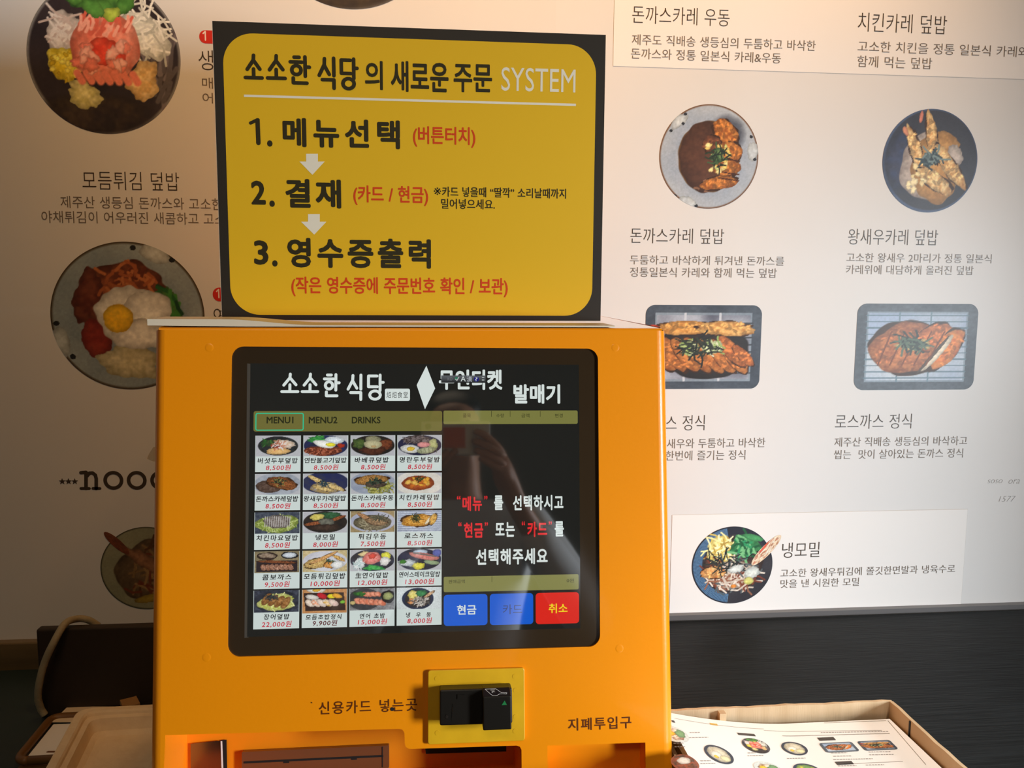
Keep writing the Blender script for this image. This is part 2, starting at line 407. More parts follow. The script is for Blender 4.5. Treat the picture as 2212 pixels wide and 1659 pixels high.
# ---- recipes, unit coordinates, y up, colours as printed
def d_salmon(p, f=1):
    p.blob(0, 0, .97, .97, (40, 34, 40), (58, 50, 54), sc=2, jag=0)
    p.blob(-.15, -.75, .75, .25, (66, 54, 44), (46, 38, 38), soft=.4)
    p.strands(.72, -.42, .12, .3, 14, [(118, 110, 116), (90, 84, 88)], .03, .5, 75)
    p.blob(-.5, .3, .24, .26, (196, 186, 180), (226, 220, 214), 0, .2, 12)
    p.blob(.5, .3, .28, .38, (200, 202, 190), (228, 228, 214), 60, .15, 10)
    p.strands(.5, .45, .28, .38, 46, [(216, 216, 206), (240, 240, 230), (186, 188, 178)], .014, .4)
    p.strands(-.5, .33, .2, .2, 30, [(232, 226, 222), (206, 190, 184)], .014, .25)
    p.blob(-.5, -.1, .22, .24, (212, 190, 44), (240, 224, 84), 20, .18, 14)
    p.blob(-.28, -.5, .24, .16, (196, 190, 120), (226, 220, 160), -20, .2, 12)
    p.dots(-.5, -.1, .2, .22, 26, [(250, 236, 100), (200, 172, 34)], .035)
    p.blob(.5, -.3, .2, .26, (206, 170, 110), (232, 204, 148), -30, .2, 14)
    p.blob(.02, .12, .44, .46, (226, 120, 96), (246, 158, 136), 0, .08, 6)
    for i in range(7): p.line(-.36 + .12 * i, -.22, -.3 + .12 * i, -.32, .05, (240, 138, 116))
    p.strands(0, .36, .36, .12, 24, [(250, 176, 156), (222, 104, 84)], .02, .2, 60)
    p.blob(0, .05, .24, .2, (222, 66, 46), (232, 92, 66), 0, .25)
    p.dots(.22, -.02, .16, .16, 8, [(246, 178, 160), (232, 132, 110)], .08)
    p.dots(-.24, -.04, .12, .2, 8, [(246, 172, 152), (232, 128, 106)], .08)
    p.blob(0, .74, .36, .22, (52, 96, 46), (78, 132, 58), 0, .3, 8)
    for a, b, r in ((-.3, .78, 30), (.2, .9, 100), (.05, .6, -30), (-.12, .62, 140), (.3, .7, 60)): p.blob(a, b, .17, .1, (70, 128, 54), (96, 156, 70), r, .15)
    p.blob(.12, .55, .12, .08, (150, 180, 60), (178, 200, 84), 10, .2)
def d_egg(p):
    p.blob(0, 0, 1.2, 1.2, (70, 58, 40), jag=0).blob(0, 0, .975, .975, (128, 142, 148), (146, 158, 160), sc=2, jag=0).blob(.05, -.02, .70, .72, (112, 128, 136), (132, 144, 148), jag=0, soft=.5)
    p.blob(.38, .84, .2, .12, (176, 182, 178), None, -20); p.blob(-.88, -.35, .12, .2, (168, 176, 174), None, 10)
    for a, b in ((.1, .92), (.6, .76), (-.93, -.1), (-.74, -.55)): p.blob(a, b, .04, .035, (26, 26, 26))
    p.blob(-.05, .42, .56, .3, (92, 46, 26), (128, 68, 38), 0, .18, 10); p.blob(-.5, .25, .2, .36, (84, 38, 26), (112, 58, 38), -15, .18, 10)
    p.strands(.05, .48, .42, .22, 40, [(158, 86, 46), (96, 44, 24), (180, 106, 58)], .02, .18)
    p.blob(-.42, -.3, .2, .26, (126, 42, 30), (142, 54, 38), 10)
    p.blob(.55, .1, .12, .3, (56, 92, 40), (84, 120, 56), 20, .25, 8).strands(.58, .05, .14, .25, 16, GR, .025, .3, 110)
    p.blob(0, -.62, .42, .22, (178, 170, 132), (202, 194, 156), -12, .2, 9)
    p.blob(0, .02, .42, .40, (206, 204, 194), (224, 222, 212), -20, .12, 3); p.blob(.25, .05, .3, .32, (206, 204, 194), (222, 220, 210), 0, .1, 3); p.blob(.15, -.25, .38, .2, (206, 204, 194), (222, 218, 206), 0, .1, 3)
    p.blob(-.13, -.03, .2, .19, (232, 180, 32), (240, 192, 44), 0, .04)
def d_noodle_left(p):
    p.blob(0, 0, 1.3, 1.3, (60, 60, 44), jag=0).blob(0, 0, .975, .975, (150, 150, 122), (138, 140, 114), sc=2, jag=0)
    p.blob(.1, -.05, .78, .72, (92, 74, 54), (112, 92, 66), 0, .1, 6)
    p.strands(.1, -.1, .6, .6, 60, [(132, 104, 66), (84, 56, 34), (156, 124, 80), (112, 56, 36)], .025, .4)
    p.blob(0, .15, .6, .16, (128, 90, 64), (146, 104, 74), -38, .15, 10); p.blob(.1, -.72, .4, .1, (150, 128, 50), None, 10)
    p.blob(.6, .55, .4, .2, (142, 132, 84), (120, 112, 70), 0, .2)
def d_curry(p):
    p.blob(0, 0, 1.3, 1.3, (110, 76, 50), jag=0).blob(0, 0, .975, .975, (158, 172, 188), (172, 182, 192), sc=1.5, jag=0).blob(0, 0, .76, .76, (150, 164, 182), (166, 176, 190), jag=0, soft=.4)
    for a, b, r in ((-.62, .66, 40), (.88, .12, 90), (-.4, -.88, -20)): p.blob(a, b, .2, .1, (196, 204, 206), (182, 192, 198), r, .15)
    for a, b in ((-.5, .8), (-.78, .48), (.84, .4), (.93, -.03), (-.66, -.76), (-.23, -.95), (-.54, .62)): p.blob(a, b, .035, .03, (38, 40, 48))
    p.blob(.35, .45, .32, .32, (84, 90, 104), None, -40, .05, soft=.5)
    p.blob(0, .0, .62, .7, (122, 86, 46), None, 0, .05); p.blob(-.01, 0, .6, .68, (74, 46, 34), (88, 56, 40), 0, .05, 3)
    p.strands(-.1, -.55, .3, .12, 10, [(150, 112, 90), (130, 94, 72)], .02, .15, 0)
    p.fried(.32, .45, .3, .22, -45); p.fried(.42, .1, .25, .2, -30); p.fried(.36, -.2, .27, .16, 5); p.fried(.22, -.5, .36, .13, 8)
    for y in (-.02, -.28, -.4): p.line(.2, y, .62, y - .05, .012, (70, 34, 16))
    p.fried(.05, .25, .18, .16, 0, (100, 58, 38), (132, 80, 50))
    p.dots(.15, .02, .26, .3, 22, [(240, 222, 150), (226, 200, 110), (196, 206, 130)], .05)
    p.blob(.18, .02, .14, .15, (60, 92, 56), (110, 140, 84), 0, .3, 12).strands(.18, .0, .15, .2, 24, [(40, 56, 36), (64, 92, 56), (28, 40, 30)], .014, .2)
def d_shrimp(p):
    p.blob(0, 0, 1.3, 1.3, (74, 92, 124), jag=0).blob(.02, .01, .965, .965, (52, 54, 66), (60, 62, 72), sc=2, jag=0).blob(-.6, 0, .35, .55, (54, 66, 100), (60, 60, 76), 0, .1, 3, soft=.6)
    p.blob(0, -.12, .62, .68, (178, 164, 156), (200, 188, 178), 0, .08, 5); p.blob(.1, -.15, .52, .64, (182, 134, 74), (196, 150, 88), 10, .1, 5); p.blob(.25, .35, .35, .22, (166, 124, 70), (186, 142, 84), -10, .1); p.blob(.5, .1, .18, .22, (196, 186, 178), (178, 168, 160), 0, .15)
    p.fried(-.32, .2, .12, .44, 20, (206, 154, 92), (240, 208, 148), .18); p.fried(.02, .42, .12, .5, 12, (206, 154, 92), (240, 208, 148), .18)
    p.fried(.42, -.1, .15, .5, 42, (206, 154, 92), (240, 208, 148), .18); p.fried(.12, -.38, .16, .42, 55, (210, 164, 104), (244, 216, 158), .2)
    p.blob(-.24, .84, .04, .12, (206, 130, 110), None, -5); p.blob(-.55, .56, .05, .1, (206, 140, 110), None, 30)
    p.blob(.0, .03, .2, .13, (70, 88, 92), (96, 118, 120), 0, .3, 14).strands(0, .03, .2, .14, 24, [(52, 70, 78), (120, 142, 142), (40, 54, 60)], .018, .2)
    p.dots(-.25, -.38, .2, .3, 9, [(244, 228, 180), (236, 216, 160)], .07)
def d_tray(p, which):
    bl = which == 2
    p.blob(0, 0, 3, 3, (66, 76, 86) if bl else (52, 60, 72), (84, 94, 104) if bl else (72, 82, 94), sc=1.2)
    inn = (abs(p.X) < .84) & (abs(p.Y) < .82)
    p.lay(inn.astype(float), p.tex((196, 208, 218), (164, 184, 212), 1.1) if bl else p.tex((84, 88, 104), (168, 176, 190), 1.6))
    edge = inn & ((abs(p.X) > .80) | (abs(p.Y) > .77)); p.lay(edge * .8, (128, 146, 160))
    if bl:
        for i in range(11): y = -.72 + i * .145; p.line(-.84, y, .84, y, .014, (96, 124, 140))
        for x in (-.3, .22): p.line(x, -.8, x, .8, .014, (112, 140, 156))
        p.fried(-.15, -.02, .62, .58, 4, (158, 90, 48), (202, 128, 72), .1); p.fried(.3, .22, .26, .36, -35, (176, 98, 50), (222, 136, 74), .08)
        p.fried(.5, -.05, .2, .52, -28, (210, 110, 44), (240, 152, 70), .1); p.blob(.36, -.14, .07, .5, (226, 214, 190), None, -30, .05); p.blob(.29, -.18, .03, .52, (84, 66, 50), None, -30, .05)
        for i in range(5): p.line(-.62 + .2 * i, -.42, -.42 + .22 * i, .36, .013, (120, 62, 30))
        p.blob(-.05, .06, .26, .14, (206, 176, 112), (220, 196, 130), 0, .3).strands(-.05, .06, .22, .15, 40, [(34, 46, 42), (50, 66, 56), (86, 110, 90)], .018, .26)
    else:
        for i in range(8): p.line(.5, -.62 + i * .17, .84, -.62 + i * .17, .018, (60, 66, 76))
        for x in (-.32, .28): p.line(x, .5, x, .8, .018, (196, 204, 214)); p.line(x, -.8, x, -.5, .018, (196, 204, 214))
        p.blob(0, -.1, .84, .64, (42, 36, 36), None, -5, .08)
        for i in range(7): x = -.72 + i * .21; p.fried(x, -.16 - .01 * i, .15, .46, 28, (160, 92, 42), (206, 134, 68), .06)
        p.fried(.5, -.1, .14, .44, 32, (176, 96, 46), (214, 134, 70), .06); p.fried(.7, -.2, .1, .3, 34, (176, 96, 46), (214, 134, 70), .06)
        p.fried(-.3, .46, .5, .16, 2, (188, 128, 56), (224, 172, 98), .12); p.fried(.38, .44, .5, .17, 0, (188, 130, 62), (230, 184, 110), .14)
        p.blob(-.84, .46, .07, .1, (190, 62, 40), None, 60)
        p.blob(-.24, -.02, .14, .2, (166, 190, 120), (200, 214, 150), 0, .25); p.blob(.16, 0, .16, .2, (166, 190, 130), (206, 218, 170), 0, .25)
        p.strands(-.24, 0, .1, .2, 14, [(216, 228, 180), (140, 170, 90)], .016, .12); p.strands(.18, .02, .16, .18, 16, [(222, 230, 196), (146, 176, 100)], .016, .14)
        p.strands(-.03, .0, .2, .22, 40, [(28, 32, 28), (44, 52, 40)], .016, .3)
def d_soba(p):
    p.blob(0, 0, 1.3, 1.3, (36, 38, 50), jag=0).blob(.1, -.1, .9, .9, (44, 42, 50), (56, 54, 60), sc=2, jag=0)
    for i in range(150):
        a = math.radians(100 + i * 1.1); c = (96, 134, 168) if i % 2 else (48, 76, 112); r0 = .76
        p.line(r0 * math.cos(a), r0 * math.sin(a), .96 * math.cos(a), .96 * math.sin(a), .011, c)
    p.blob(.05, 0, .74, .7, (60, 44, 40), (90, 66, 56), 0, .08)
    p.blob(-.28, .42, .36, .34, (222, 206, 110), (244, 234, 160), 10, .12, 9); p.strands(-.28, .4, .34, .34, 70, [(250, 240, 170), (222, 196, 96), (255, 250, 200), (180, 150, 70)], .018, .26)
    p.blob(.3, .5, .36, .3, (40, 112, 66), (76, 158, 96), 0, .2, 8); p.strands(.3, .48, .34, .28, 40, [(46, 150, 96), (28, 90, 54), (120, 190, 130)], .028, .26); p.blob(.5, .7, .26, .08, (70, 150, 92), None, -15)
    p.blob(0, -.25, .64, .34, (180, 160, 140), (206, 192, 176), 0, .12, 8); p.strands(0, -.3, .6, .4, 110, [(232, 220, 206), (150, 100, 76), (210, 196, 180), (120, 60, 44), (86, 96, 100)], .02, .3)
    p.fried(-.46, -.18, .32, .15, 5, (216, 134, 70), (244, 196, 130), .15); p.strands(-.1, .08, .5, .16, 40, [(30, 36, 36), (46, 52, 48)], .014, .3)
    p.blob(.5, -.2, .18, .16, (216, 222, 214), (196, 206, 202), 0, .2); p.blob(.42, -.42, .12, .1, (196, 196, 100), (218, 214, 130)); p.blob(.05, -.55, .07, .05, (222, 140, 60)); p.blob(.1, -.1, .2, .1, (212, 218, 214), None, 20, .2)
# ---- thumbnails on the display (x spans -1.6..1.6)
BG1, BG2 = (190, 196, 204), (206, 204, 196)
def plate(p, c1=(30, 34, 36), c2=(50, 54, 58), rx=1.45, ry=.92, cy=0): p.blob(0, cy, rx, ry, c1, c2, 0, .01, 2); return p
def t_tofu(p): plate(p); p.blob(-.7, .3, .5, .3, (40, 60, 40), (66, 90, 50), 20, .3); p.strands(-.7, .3, .5, .3, 20, GR, .03, .3); p.blob(.5, .2, .7, .4, (212, 180, 150), (240, 224, 210), -15, .2); p.blob(0, -.5, .9, .32, (222, 172, 104), (238, 196, 132), 0, .1); p.strands(.05, .05, .5, .35, 50, [(240, 230, 225), (160, 70, 50), (216, 140, 110)], .03, .3)
def t_bulgogi(p): plate(p, (34, 44, 90), (40, 40, 60), 1.6, 1.0); p.blob(-.2, -.5, 1.3, .5, (110, 50, 30), (160, 84, 56), 0, .12); p.strands(-.2, -.5, 1.2, .4, 70, [(190, 110, 80), (96, 40, 24), (150, 70, 44)], .04, .3); p.blob(-.6, .6, .7, .35, (40, 130, 60), (80, 170, 80), 0, .3); p.blob(.6, .5, .7, .4, (210, 222, 230), (240, 246, 250), 0, .1); p.blob(-.1, .15, .8, .35, (246, 246, 236), (255, 255, 250), -15, .08); p.blob(.35, .1, .36, .18, (240, 226, 40), (250, 240, 80)); p.blob(1.1, 0, .3, .2, (170, 50, 30), None, 0, .2)
def t_bbq(p): plate(p, (30, 28, 26), (50, 44, 40), 1.6, .98); p.blob(-1, .2, .5, .45, (60, 84, 40), (86, 104, 50), 0, .3); p.blob(.0, .55, .55, .4, (130, 128, 100), (160, 156, 120), 0, .1); p.blob(.9, .1, .55, .5, (90, 44, 28), (130, 70, 40), 0, .2); p.blob(0, -.5, 1, .35, (70, 36, 24), (90, 50, 32), 0, .2); p.blob(0, .1, .66, .42, (186, 180, 140), (200, 192, 150), 0, .05); p.blob(.05, -.1, .2, .12, (190, 160, 110))
def t_roe(p): plate(p, (30, 34, 60), (40, 42, 70), 1.6, 1.0); p.blob(-.2, .55, 1.1, .4, (70, 60, 60), (110, 96, 96), 0, .2); p.strands(-.2, .55, 1, .35, 50, [(130, 116, 116), (60, 50, 50)], .03, .3); p.blob(1, .1, .35, .5, (170, 170, 110), (196, 196, 140), 0, .2); p.blob(.3, .05, .5, .25, (210, 130, 130), (230, 160, 156), 0, .1); p.blob(-.7, -.35, .7, .42, (214, 216, 210), (234, 234, 228), -5, .06); p.blob(-.65, -.35, .3, .22, (220, 180, 50), (236, 200, 80)); p.blob(.5, -.5, .75, .3, (150, 156, 120), (180, 184, 148), 10, .08); [p.line(.1 + .28 * i, -.3, .15 + .28 * i, -.75, .02, (110, 116, 90)) for i in range(5)]
def t_katsucurry(p): plate(p, (150, 158, 170), (180, 186, 196), 1.7, 1.1); p.blob(-.6, -.2, 1.0, .6, (80, 60, 50), (110, 88, 76), 0, .06); p.fried(.3, .1, 1.1, .55, -18, (110, 60, 30), (170, 104, 56)); p.strands(.1, .2, .4, .3, 40, [(40, 60, 40), (150, 150, 80), (30, 40, 30)], .03, .3)
def t_shrimpcurry(p): plate(p, (36, 44, 90), (50, 56, 84), 1.7, 1.05, .1); p.blob(0, -.4, 1.1, .55, (170, 160, 150), (180, 150, 90), 0, .08); p.fried(-.6, .35, .8, .2, -35, (214, 180, 110), (240, 214, 150)); p.fried(.5, -.25, 1.0, .22, -25, (206, 170, 104), (240, 214, 150)); p.fried(-.2, -.45, .8, .2, -20, (206, 170, 104), (240, 214, 150)); p.strands(-.1, 0, .3, .2, 26, [(60, 80, 90), (40, 60, 70)], .03, .3)
def t_udoncurry(p): plate(p, (150, 160, 180), (170, 176, 190), 1.7, 1.1); p.strands(.4, -.4, 1.0, .5, 120, [(150, 150, 70), (190, 186, 100), (110, 110, 50)], .04, .5); p.fried(-.1, .35, 1.2, .45, 6, (150, 100, 50), (200, 150, 80)); p.blob(.2, -.1, .75, .35, (70, 56, 46), (96, 84, 70), 0, .1); p.strands(.2, .2, .5, .3, 40, [(30, 40, 34), (60, 80, 60)], .035, .3)
def t_chickencurry(p): plate(p, (222, 218, 206), (234, 230, 220), 1.8, 1.2); p.blob(-.1, 0, 1.2, .72, (150, 66, 30), (176, 86, 44), 0, .04); p.dots(-.1, .1, .9, .5, 26, [(232, 170, 60), (240, 190, 90), (206, 110, 40)], .2); p.strands(0, .4, .25, .2, 26, [(30, 50, 30), (60, 80, 40)], .03, .2)
def t_mayo(p): p.blob(0, 0, 3, 3, (56, 64, 80), (80, 88, 100)); p.blob(0, -.1, 1.5, .85, (130, 150, 60), (176, 190, 96), 0, .12, 9); p.strands(0, -.1, 1.4, .8, 90, [(190, 206, 120), (110, 136, 50), (210, 220, 150)], .03, .25); p.blob(0, .1, .95, .62, (96, 84, 76), (150, 140, 132), 0, .1, 14); [p.line(-.9 + .16 * i, -.35, -.85 + .16 * i, .6, .03, (196, 190, 186)) for i in range(12)]
def t_soba(p): plate(p, (36, 32, 30), (50, 44, 40), 1.6, 1.0); p.blob(.3, .65, .9, .3, (40, 80, 50), (60, 110, 70), 0, .2); p.blob(-.6, .5, .5, .3, (206, 190, 90), (230, 214, 120), 0, .2); p.fried(-.8, -.1, .7, .16, 10, (130, 70, 40), (170, 100, 60)); p.fried(.9, .35, .6, .15, 25, (130, 70, 40), (180, 110, 66)); p.blob(.1, 0, .5, .4, (96, 96, 86), (120, 120, 106), 0, .2); p.blob(0, -.5, 1.1, .3, (56, 42, 36), (70, 54, 44), 0, .1)
def t_tempuraudon(p): p.blob(0, 0, 3, 3, (150, 130, 90), (170, 150, 110)); plate(p, (176, 180, 200), (196, 198, 212), 1.65, 1.0); p.blob(0, -.1, 1.35, .75, (90, 84, 66), (130, 120, 92), 0, .04); p.strands(-.2, -.35, 1.1, .4, 60, [(170, 160, 130), (110, 100, 76)], .03, .5); p.fried(-.5, .4, .7, .2, -35, (170, 120, 80), (206, 160, 116)); p.fried(.3, 0, .8, .35, -5, (130, 100, 70), (180, 146, 106)); p.strands(.6, .35, .5, .2, 30, [(50, 60, 44), (70, 76, 56)], .03, .3)
def t_loin(p): p.blob(0, 0, 3, 3, (176, 186, 206), (200, 208, 222)); [p.line(-1.6, -.9 + i * .2, 1.6, -.9 + i * .2, .02, (130, 140, 160)) for i in range(10)]; p.fried(-.1, .05, 1.15, .6, 3, (200, 130, 40), (240, 186, 90)); p.blob(.75, .15, .12, .6, (240, 230, 200), None, -35, .05); p.fried(1, .15, .25, .55, -20, (214, 150, 60), (244, 200, 110)); p.strands(-.2, .3, .4, .25, 36, [(40, 50, 30), (70, 84, 50)], .03, .3)
def t_combo(p): p.blob(0, 0, 3, 3, (130, 118, 90), (150, 134, 100)); p.blob(-.7, .55, .7, .38, (56, 40, 34), None); p.blob(-.7, .6, .55, .25, (130, 110, 90), (170, 150, 130), 0, .2); p.blob(.9, .6, .62, .34, (24, 28, 36), None); p.blob(.9, .62, .5, .24, (214, 222, 230)); k = (abs(p.X) < 1.45) & (p.Y < .15) & (p.Y > -.92); p.lay(k * 1., (50, 40, 44)); p.fried(0, .0, 1.3, .13, -4, (110, 60, 34), (150, 90, 54)); [p.fried(-.95 + .32 * i, -.5, .2, .3, 20, (150, 96, 70), (206, 160, 136)) for i in range(7)]
def t_tempura(p): p.blob(0, 0, 3, 3, (200, 180, 130), (214, 196, 150)); plate(p, (206, 206, 216), (226, 226, 232), 1.6, .95); p.fried(-.6, -.2, .9, .45, 10, (190, 150, 84), (232, 200, 130)); p.fried(-.1, .3, 1.1, .16, 30, (222, 160, 90), (240, 190, 130)); p.fried(.4, -.35, .45, .35, 0, (214, 140, 60), (240, 176, 100)); p.fried(1.0, .25, .5, .16, -30, (222, 170, 90), (240, 196, 120)); p.blob(.9, -.35, .5, .35, (240, 240, 236), None, 20, .1); p.strands(.4, 0, .2, .14, 20, [(50, 70, 60), (90, 120, 90)], .03, .2)
def t_rawsalmon(p): plate(p, (36, 38, 50), (60, 64, 84), 1.6, 1.02); p.blob(-.9, -.25, .4, .5, (206, 222, 220), (232, 240, 240), 20, .2); p.blob(1, .4, .35, .35, (230, 226, 60), (246, 240, 110), 0, .2); p.blob(.9, -.1, .4, .4, (226, 226, 220), (244, 240, 236), 0, .2); p.blob(-.6, .6, .35, .25, (230, 206, 150), None, 0, .2); p.blob(-.05, .2, .66, .6, (232, 120, 110), (246, 160, 150), 0, .1); p.blob(0, .4, .3, .25, (222, 80, 66), None, 0, .2); p.strands(-1, -.4, .4, .4, 30, [(240, 246, 246), (180, 206, 206)], .03, .4); p.blob(.1, -.72, .7, .25, (40, 150, 70), (90, 190, 100), 0, .3)
def t_salmonsteak(p): plate(p, (30, 32, 46), (50, 54, 80), 1.6, 1.05); p.blob(1.3, .6, .35, .35, (96, 106, 176)); p.blob(.1, .7, .5, .25, (190, 206, 222)); p.blob(-.9, -.3, .6, .35, (176, 186, 190), (210, 216, 216), 0, .2); p.blob(.9, -.3, .6, .2, (150, 170, 130), None, -10, .1); p.blob(.35, .3, 1.15, .3, (206, 116, 110), (232, 150, 136), -14, .06); p.line(-.4, .62, 1.2, .25, .06, (110, 110, 104)); p.blob(-.05, -.62, .5, .3, (214, 206, 50), (240, 230, 90), 0, .2); p.blob(-1.2, -.2, .25, .2, GR[1])
def t_eel(p): p.blob(0, 0, 3, 3, (44, 48, 60), (70, 76, 90)); plate(p, (36, 40, 50), (56, 60, 72), 1.62, 1.0); p.blob(0, -.1, 1.3, .78, (206, 210, 110), (234, 236, 150), 0, .14, 9); p.strands(0, -.1, 1.25, .7, 50, [(240, 242, 170), (190, 196, 84)], .035, .25); [p.blob(-.7 + .45 * i, .0 - .12 * i + .2, .28, .6, (130, 84, 40), (180, 130, 76), -30, .06) for i in range(4)]; p.strands(-.3, .35, .3, .2, 30, [(36, 40, 44), (60, 66, 66)], .035, .3)
def t_sushi(p): p.blob(0, 0, 3, 3, (190, 130, 80), (206, 150, 96)); p.blob(-.6, .95, .7, .25, (236, 230, 214)); p.blob(-.6, .95, .3, .15, (230, 180, 60)); k = (p.Y < .7) & (p.Y > -.8); p.lay(k * (abs(p.X + .1 * p.Y) < 1.45), (60, 42, 36)); [p.blob(-1.05 + .42 * i, -.15, .42, .24, c, (246, 226, 206), -38, .05) for i, c in enumerate([(226, 206, 186), (236, 150, 110), (240, 220, 206), (232, 180, 80), (232, 196, 186)])]; p.blob(-.9, .35, .5, .2, (226, 220, 210), None, -10); p.blob(-.2, .45, .4, .22, (200, 40, 50), None, -30); p.blob(.5, .4, .3, .2, (240, 220, 50)); p.blob(.9, .42, .36, .2, (240, 176, 60), None, -20); p.blob(1.3, -.1, .18, .14, (130, 190, 60))
def t_salmonsushi(p): p.blob(0, 0, 3, 3, (110, 110, 112), (150, 150, 152)); p.blob(-.55, 0, 1.2, 1.0, (50, 52, 56), (70, 72, 76), 0, .01, 2); [p.blob(-1.0 + .34 * i, -.15 - .04 * i, .34, .26, (216, 120, 90), (240, 160, 130), -35, .08) for i in range(6)]; [p.blob(-.5 + .3 * i, .45, .3, .2, (220, 126, 96), (240, 160, 130), -35, .1) for i in range(4)]; p.blob(-.9, .5, .4, .22, GR[1], GR[0], 0, .3); p.blob(1.15, .2, .5, .6, (30, 30, 34)); p.blob(1.15, .25, .36, .36, (140, 150, 90), (170, 176, 116), 0, .1); p.blob(-1.4, -.3, .2, .18, (200, 180, 120))
def t_coldudon(p):
    p.blob(0, 0, 3, 3, (216, 224, 224)); p.blob(-.1, -.05, 1.15, 1.0, (34, 44, 66), (44, 56, 84), 0, 0, 2); p.blob(-.1, -.05, .95, .8, (44, 40, 40), (60, 52, 48), 0, .02)
    p.blob(-.45, .3, .4, .4, (222, 206, 96), (244, 230, 150), 0, .15); p.blob(.15, .45, .4, .3, (40, 110, 66), (70, 150, 90), 0, .2); p.blob(-.5, -.3, .35, .25, (214, 130, 70), (236, 170, 110), 0, .2); p.strands(.1, -.3, .6, .35, 60, [(216, 210, 200), (90, 90, 86), (180, 170, 160)], .035, .35); p.fried(.75, .35, .5, .12, 38, (200, 150, 110), (232, 200, 160))

def picture(mb, fr, uc, vc, ru, rv, recipe, m, shape='disc', n=80, h=3e-4, ax=1.0, seed=1, gain=1.0, rot=0.0):
    """evaluate a recipe on a fine grid and lay it as a flat coloured print"""
    if shape == 'disc':
        k = n; g = np.linspace(-1, 1, k + 1); A, B = np.meshgrid(g, g); A = A.ravel(); B = B.ravel()
        X = A * np.sqrt(1 - B * B / 2); Y = B * np.sqrt(1 - A * A / 2); nx = ny = k
    else:
        nx, ny = n, int(n * rv / ru); A, B = np.meshgrid(np.linspace(-1, 1, nx + 1), np.linspace(-1, 1, ny + 1)); X = A.ravel().copy(); Y = B.ravel().copy()
        if shape == 'rrect':
            rx = .16; ry = rx * ru / rv; dx = np.maximum(abs(X) - (1 - rx), 0) / rx; dy = np.maximum(abs(Y) - (1 - ry), 0) / ry; d = np.hypot(dx, dy)
            o = d > 1; X[o] = np.sign(X[o]) * ((1 - rx) + dx[o] / d[o] * rx); Y[o] = np.sign(Y[o]) * ((1 - ry) + dy[o] / d[o] * ry)
    p = Pic(X * ax, Y, (196, 197, 202) if ax > 1 else (128, 128, 128), seed); recipe(p)
    gr_ = 1 + .07 * (vnoise(p.X, p.Y, 34, 5) - .5) + .06 * (vnoise(p.X, p.Y, 70, 9) - .5)
    c = np.clip(p.C * gain * gr_[:, None], 0, 255) / 255.0; c = np.where(c <= .04045, c / 12.92, ((c + .055) / 1.055) ** 2.4)
    i = np.arange(nx)[None, :] + np.arange(ny)[:, None] * (nx + 1); i = i.ravel()
    fc = np.stack([i, i + 1, i + nx + 2, i + nx + 1], 1)
    cr, sr = math.cos(rot), math.sin(rot); P, Q = X * ru, Y * rv
    mb.add(fr.pt(uc + P * cr - Q * sr, vc + P * sr + Q * cr, h), fc.tolist(), m, c)
def pxpicture(fr, x0, y0, x1, y1, *a, **k):
    u0, v0, u1, v1 = pxrect(fr, x0, y0, x1, y1)
    u0 = fr.uv(x0, (y0 + y1) / 2)[0]; u1 = fr.uv(x1, (y0 + y1) / 2)[0]; xm = (x0 + x1) / 2; v1 = fr.uv(xm, y0)[1]; v0 = fr.uv(xm, y1)[1]
    mb = MB(); picture(mb, fr, (u0 + u1) / 2, (v0 + v1) / 2, (u1 - u0) / 2, (v1 - v0) / 2, *a, **k); return mb

# ------------------------------------------------------------------ the planes of the place
WY = 1.30                                                     # menu wall
TZ = EYE[2] - 0.5345                                           # counter top
SZ = EYE[2] - 0.575                                           # lower side table on the left
WALL = Fr((0, WY - 0.002, EYE[2]), (1, 0, 0), (0, 0, 1))
th = math.radians(9.5)
KTR = EYE + np.array([0.2473, 0.8707, -0.0447])               # kiosk front panel, upper right corner
KIO = Fr(KTR, (1, 0, 0), (0, math.sin(th), math.cos(th)))
KW, KH = 0.5145, 0.0
KB = (TZ - KTR[2]) / math.cos(th)                             # v of the panel's lower end (on the counter)
ra = -0.0068
SCR = Fr(KTR + KIO.pt(0, 0) * 0, KIO.U * math.cos(ra) + KIO.V * math.sin(ra), -KIO.U * math.sin(ra) + KIO.V * math.cos(ra))
SCR.o = KIO.pt(-0.44, -0.02, -0.0025)
_w = KTR[2]
SIGN = Fr((0, 0.9504, KTR[2]), (1, 0, 0), (0, 0, 1))

# ------------------------------------------------------------------ room shell
def struct(name, mb, **k): o = mb.build(name, None, **k); o['kind'] = 'structure'; return o
XL, XR, YF, HC = -2.2, 1.78, -3.2, 2.75
b = MB(); b.box((XL, YF, -0.05), (XR, WY, 0), M['floor']); struct('floor', b)
b = MB(); b.box((XL, YF, HC), (XR, WY, HC + .05), M['ceil']); struct('ceiling', b)
b = MB(); b.box((XL, WY, 0), (XR, WY + .1, HC), M['wallpaint']); struct('wall_back', b)
b = MB(); b.box((XL - .1, YF, 0), (XL, WY + .1, HC), M['wallpaint']); struct('wall_left', b)
b = MB(); b.box((XL, YF - .1, 0), (XR, YF, HC), M['wallpaint']); struct('wall_front', b)
wy0, wy1, wz0, wz1 = -1.5, 0.085, 0.70, 1.50
b = MB()
for lo, hi in (((XR, YF, 0), (XR + .12, WY + .1, wz0)), ((XR, YF, wz1), (XR + .12, WY + .1, HC)), ((XR, YF, wz0), (XR + .12, wy0, wz1)), ((XR, wy1, wz0), (XR + .12, WY + .1, wz1))): b.box(lo, hi, M['wallpaint'])
struct('wall_right', b)
b = MB()
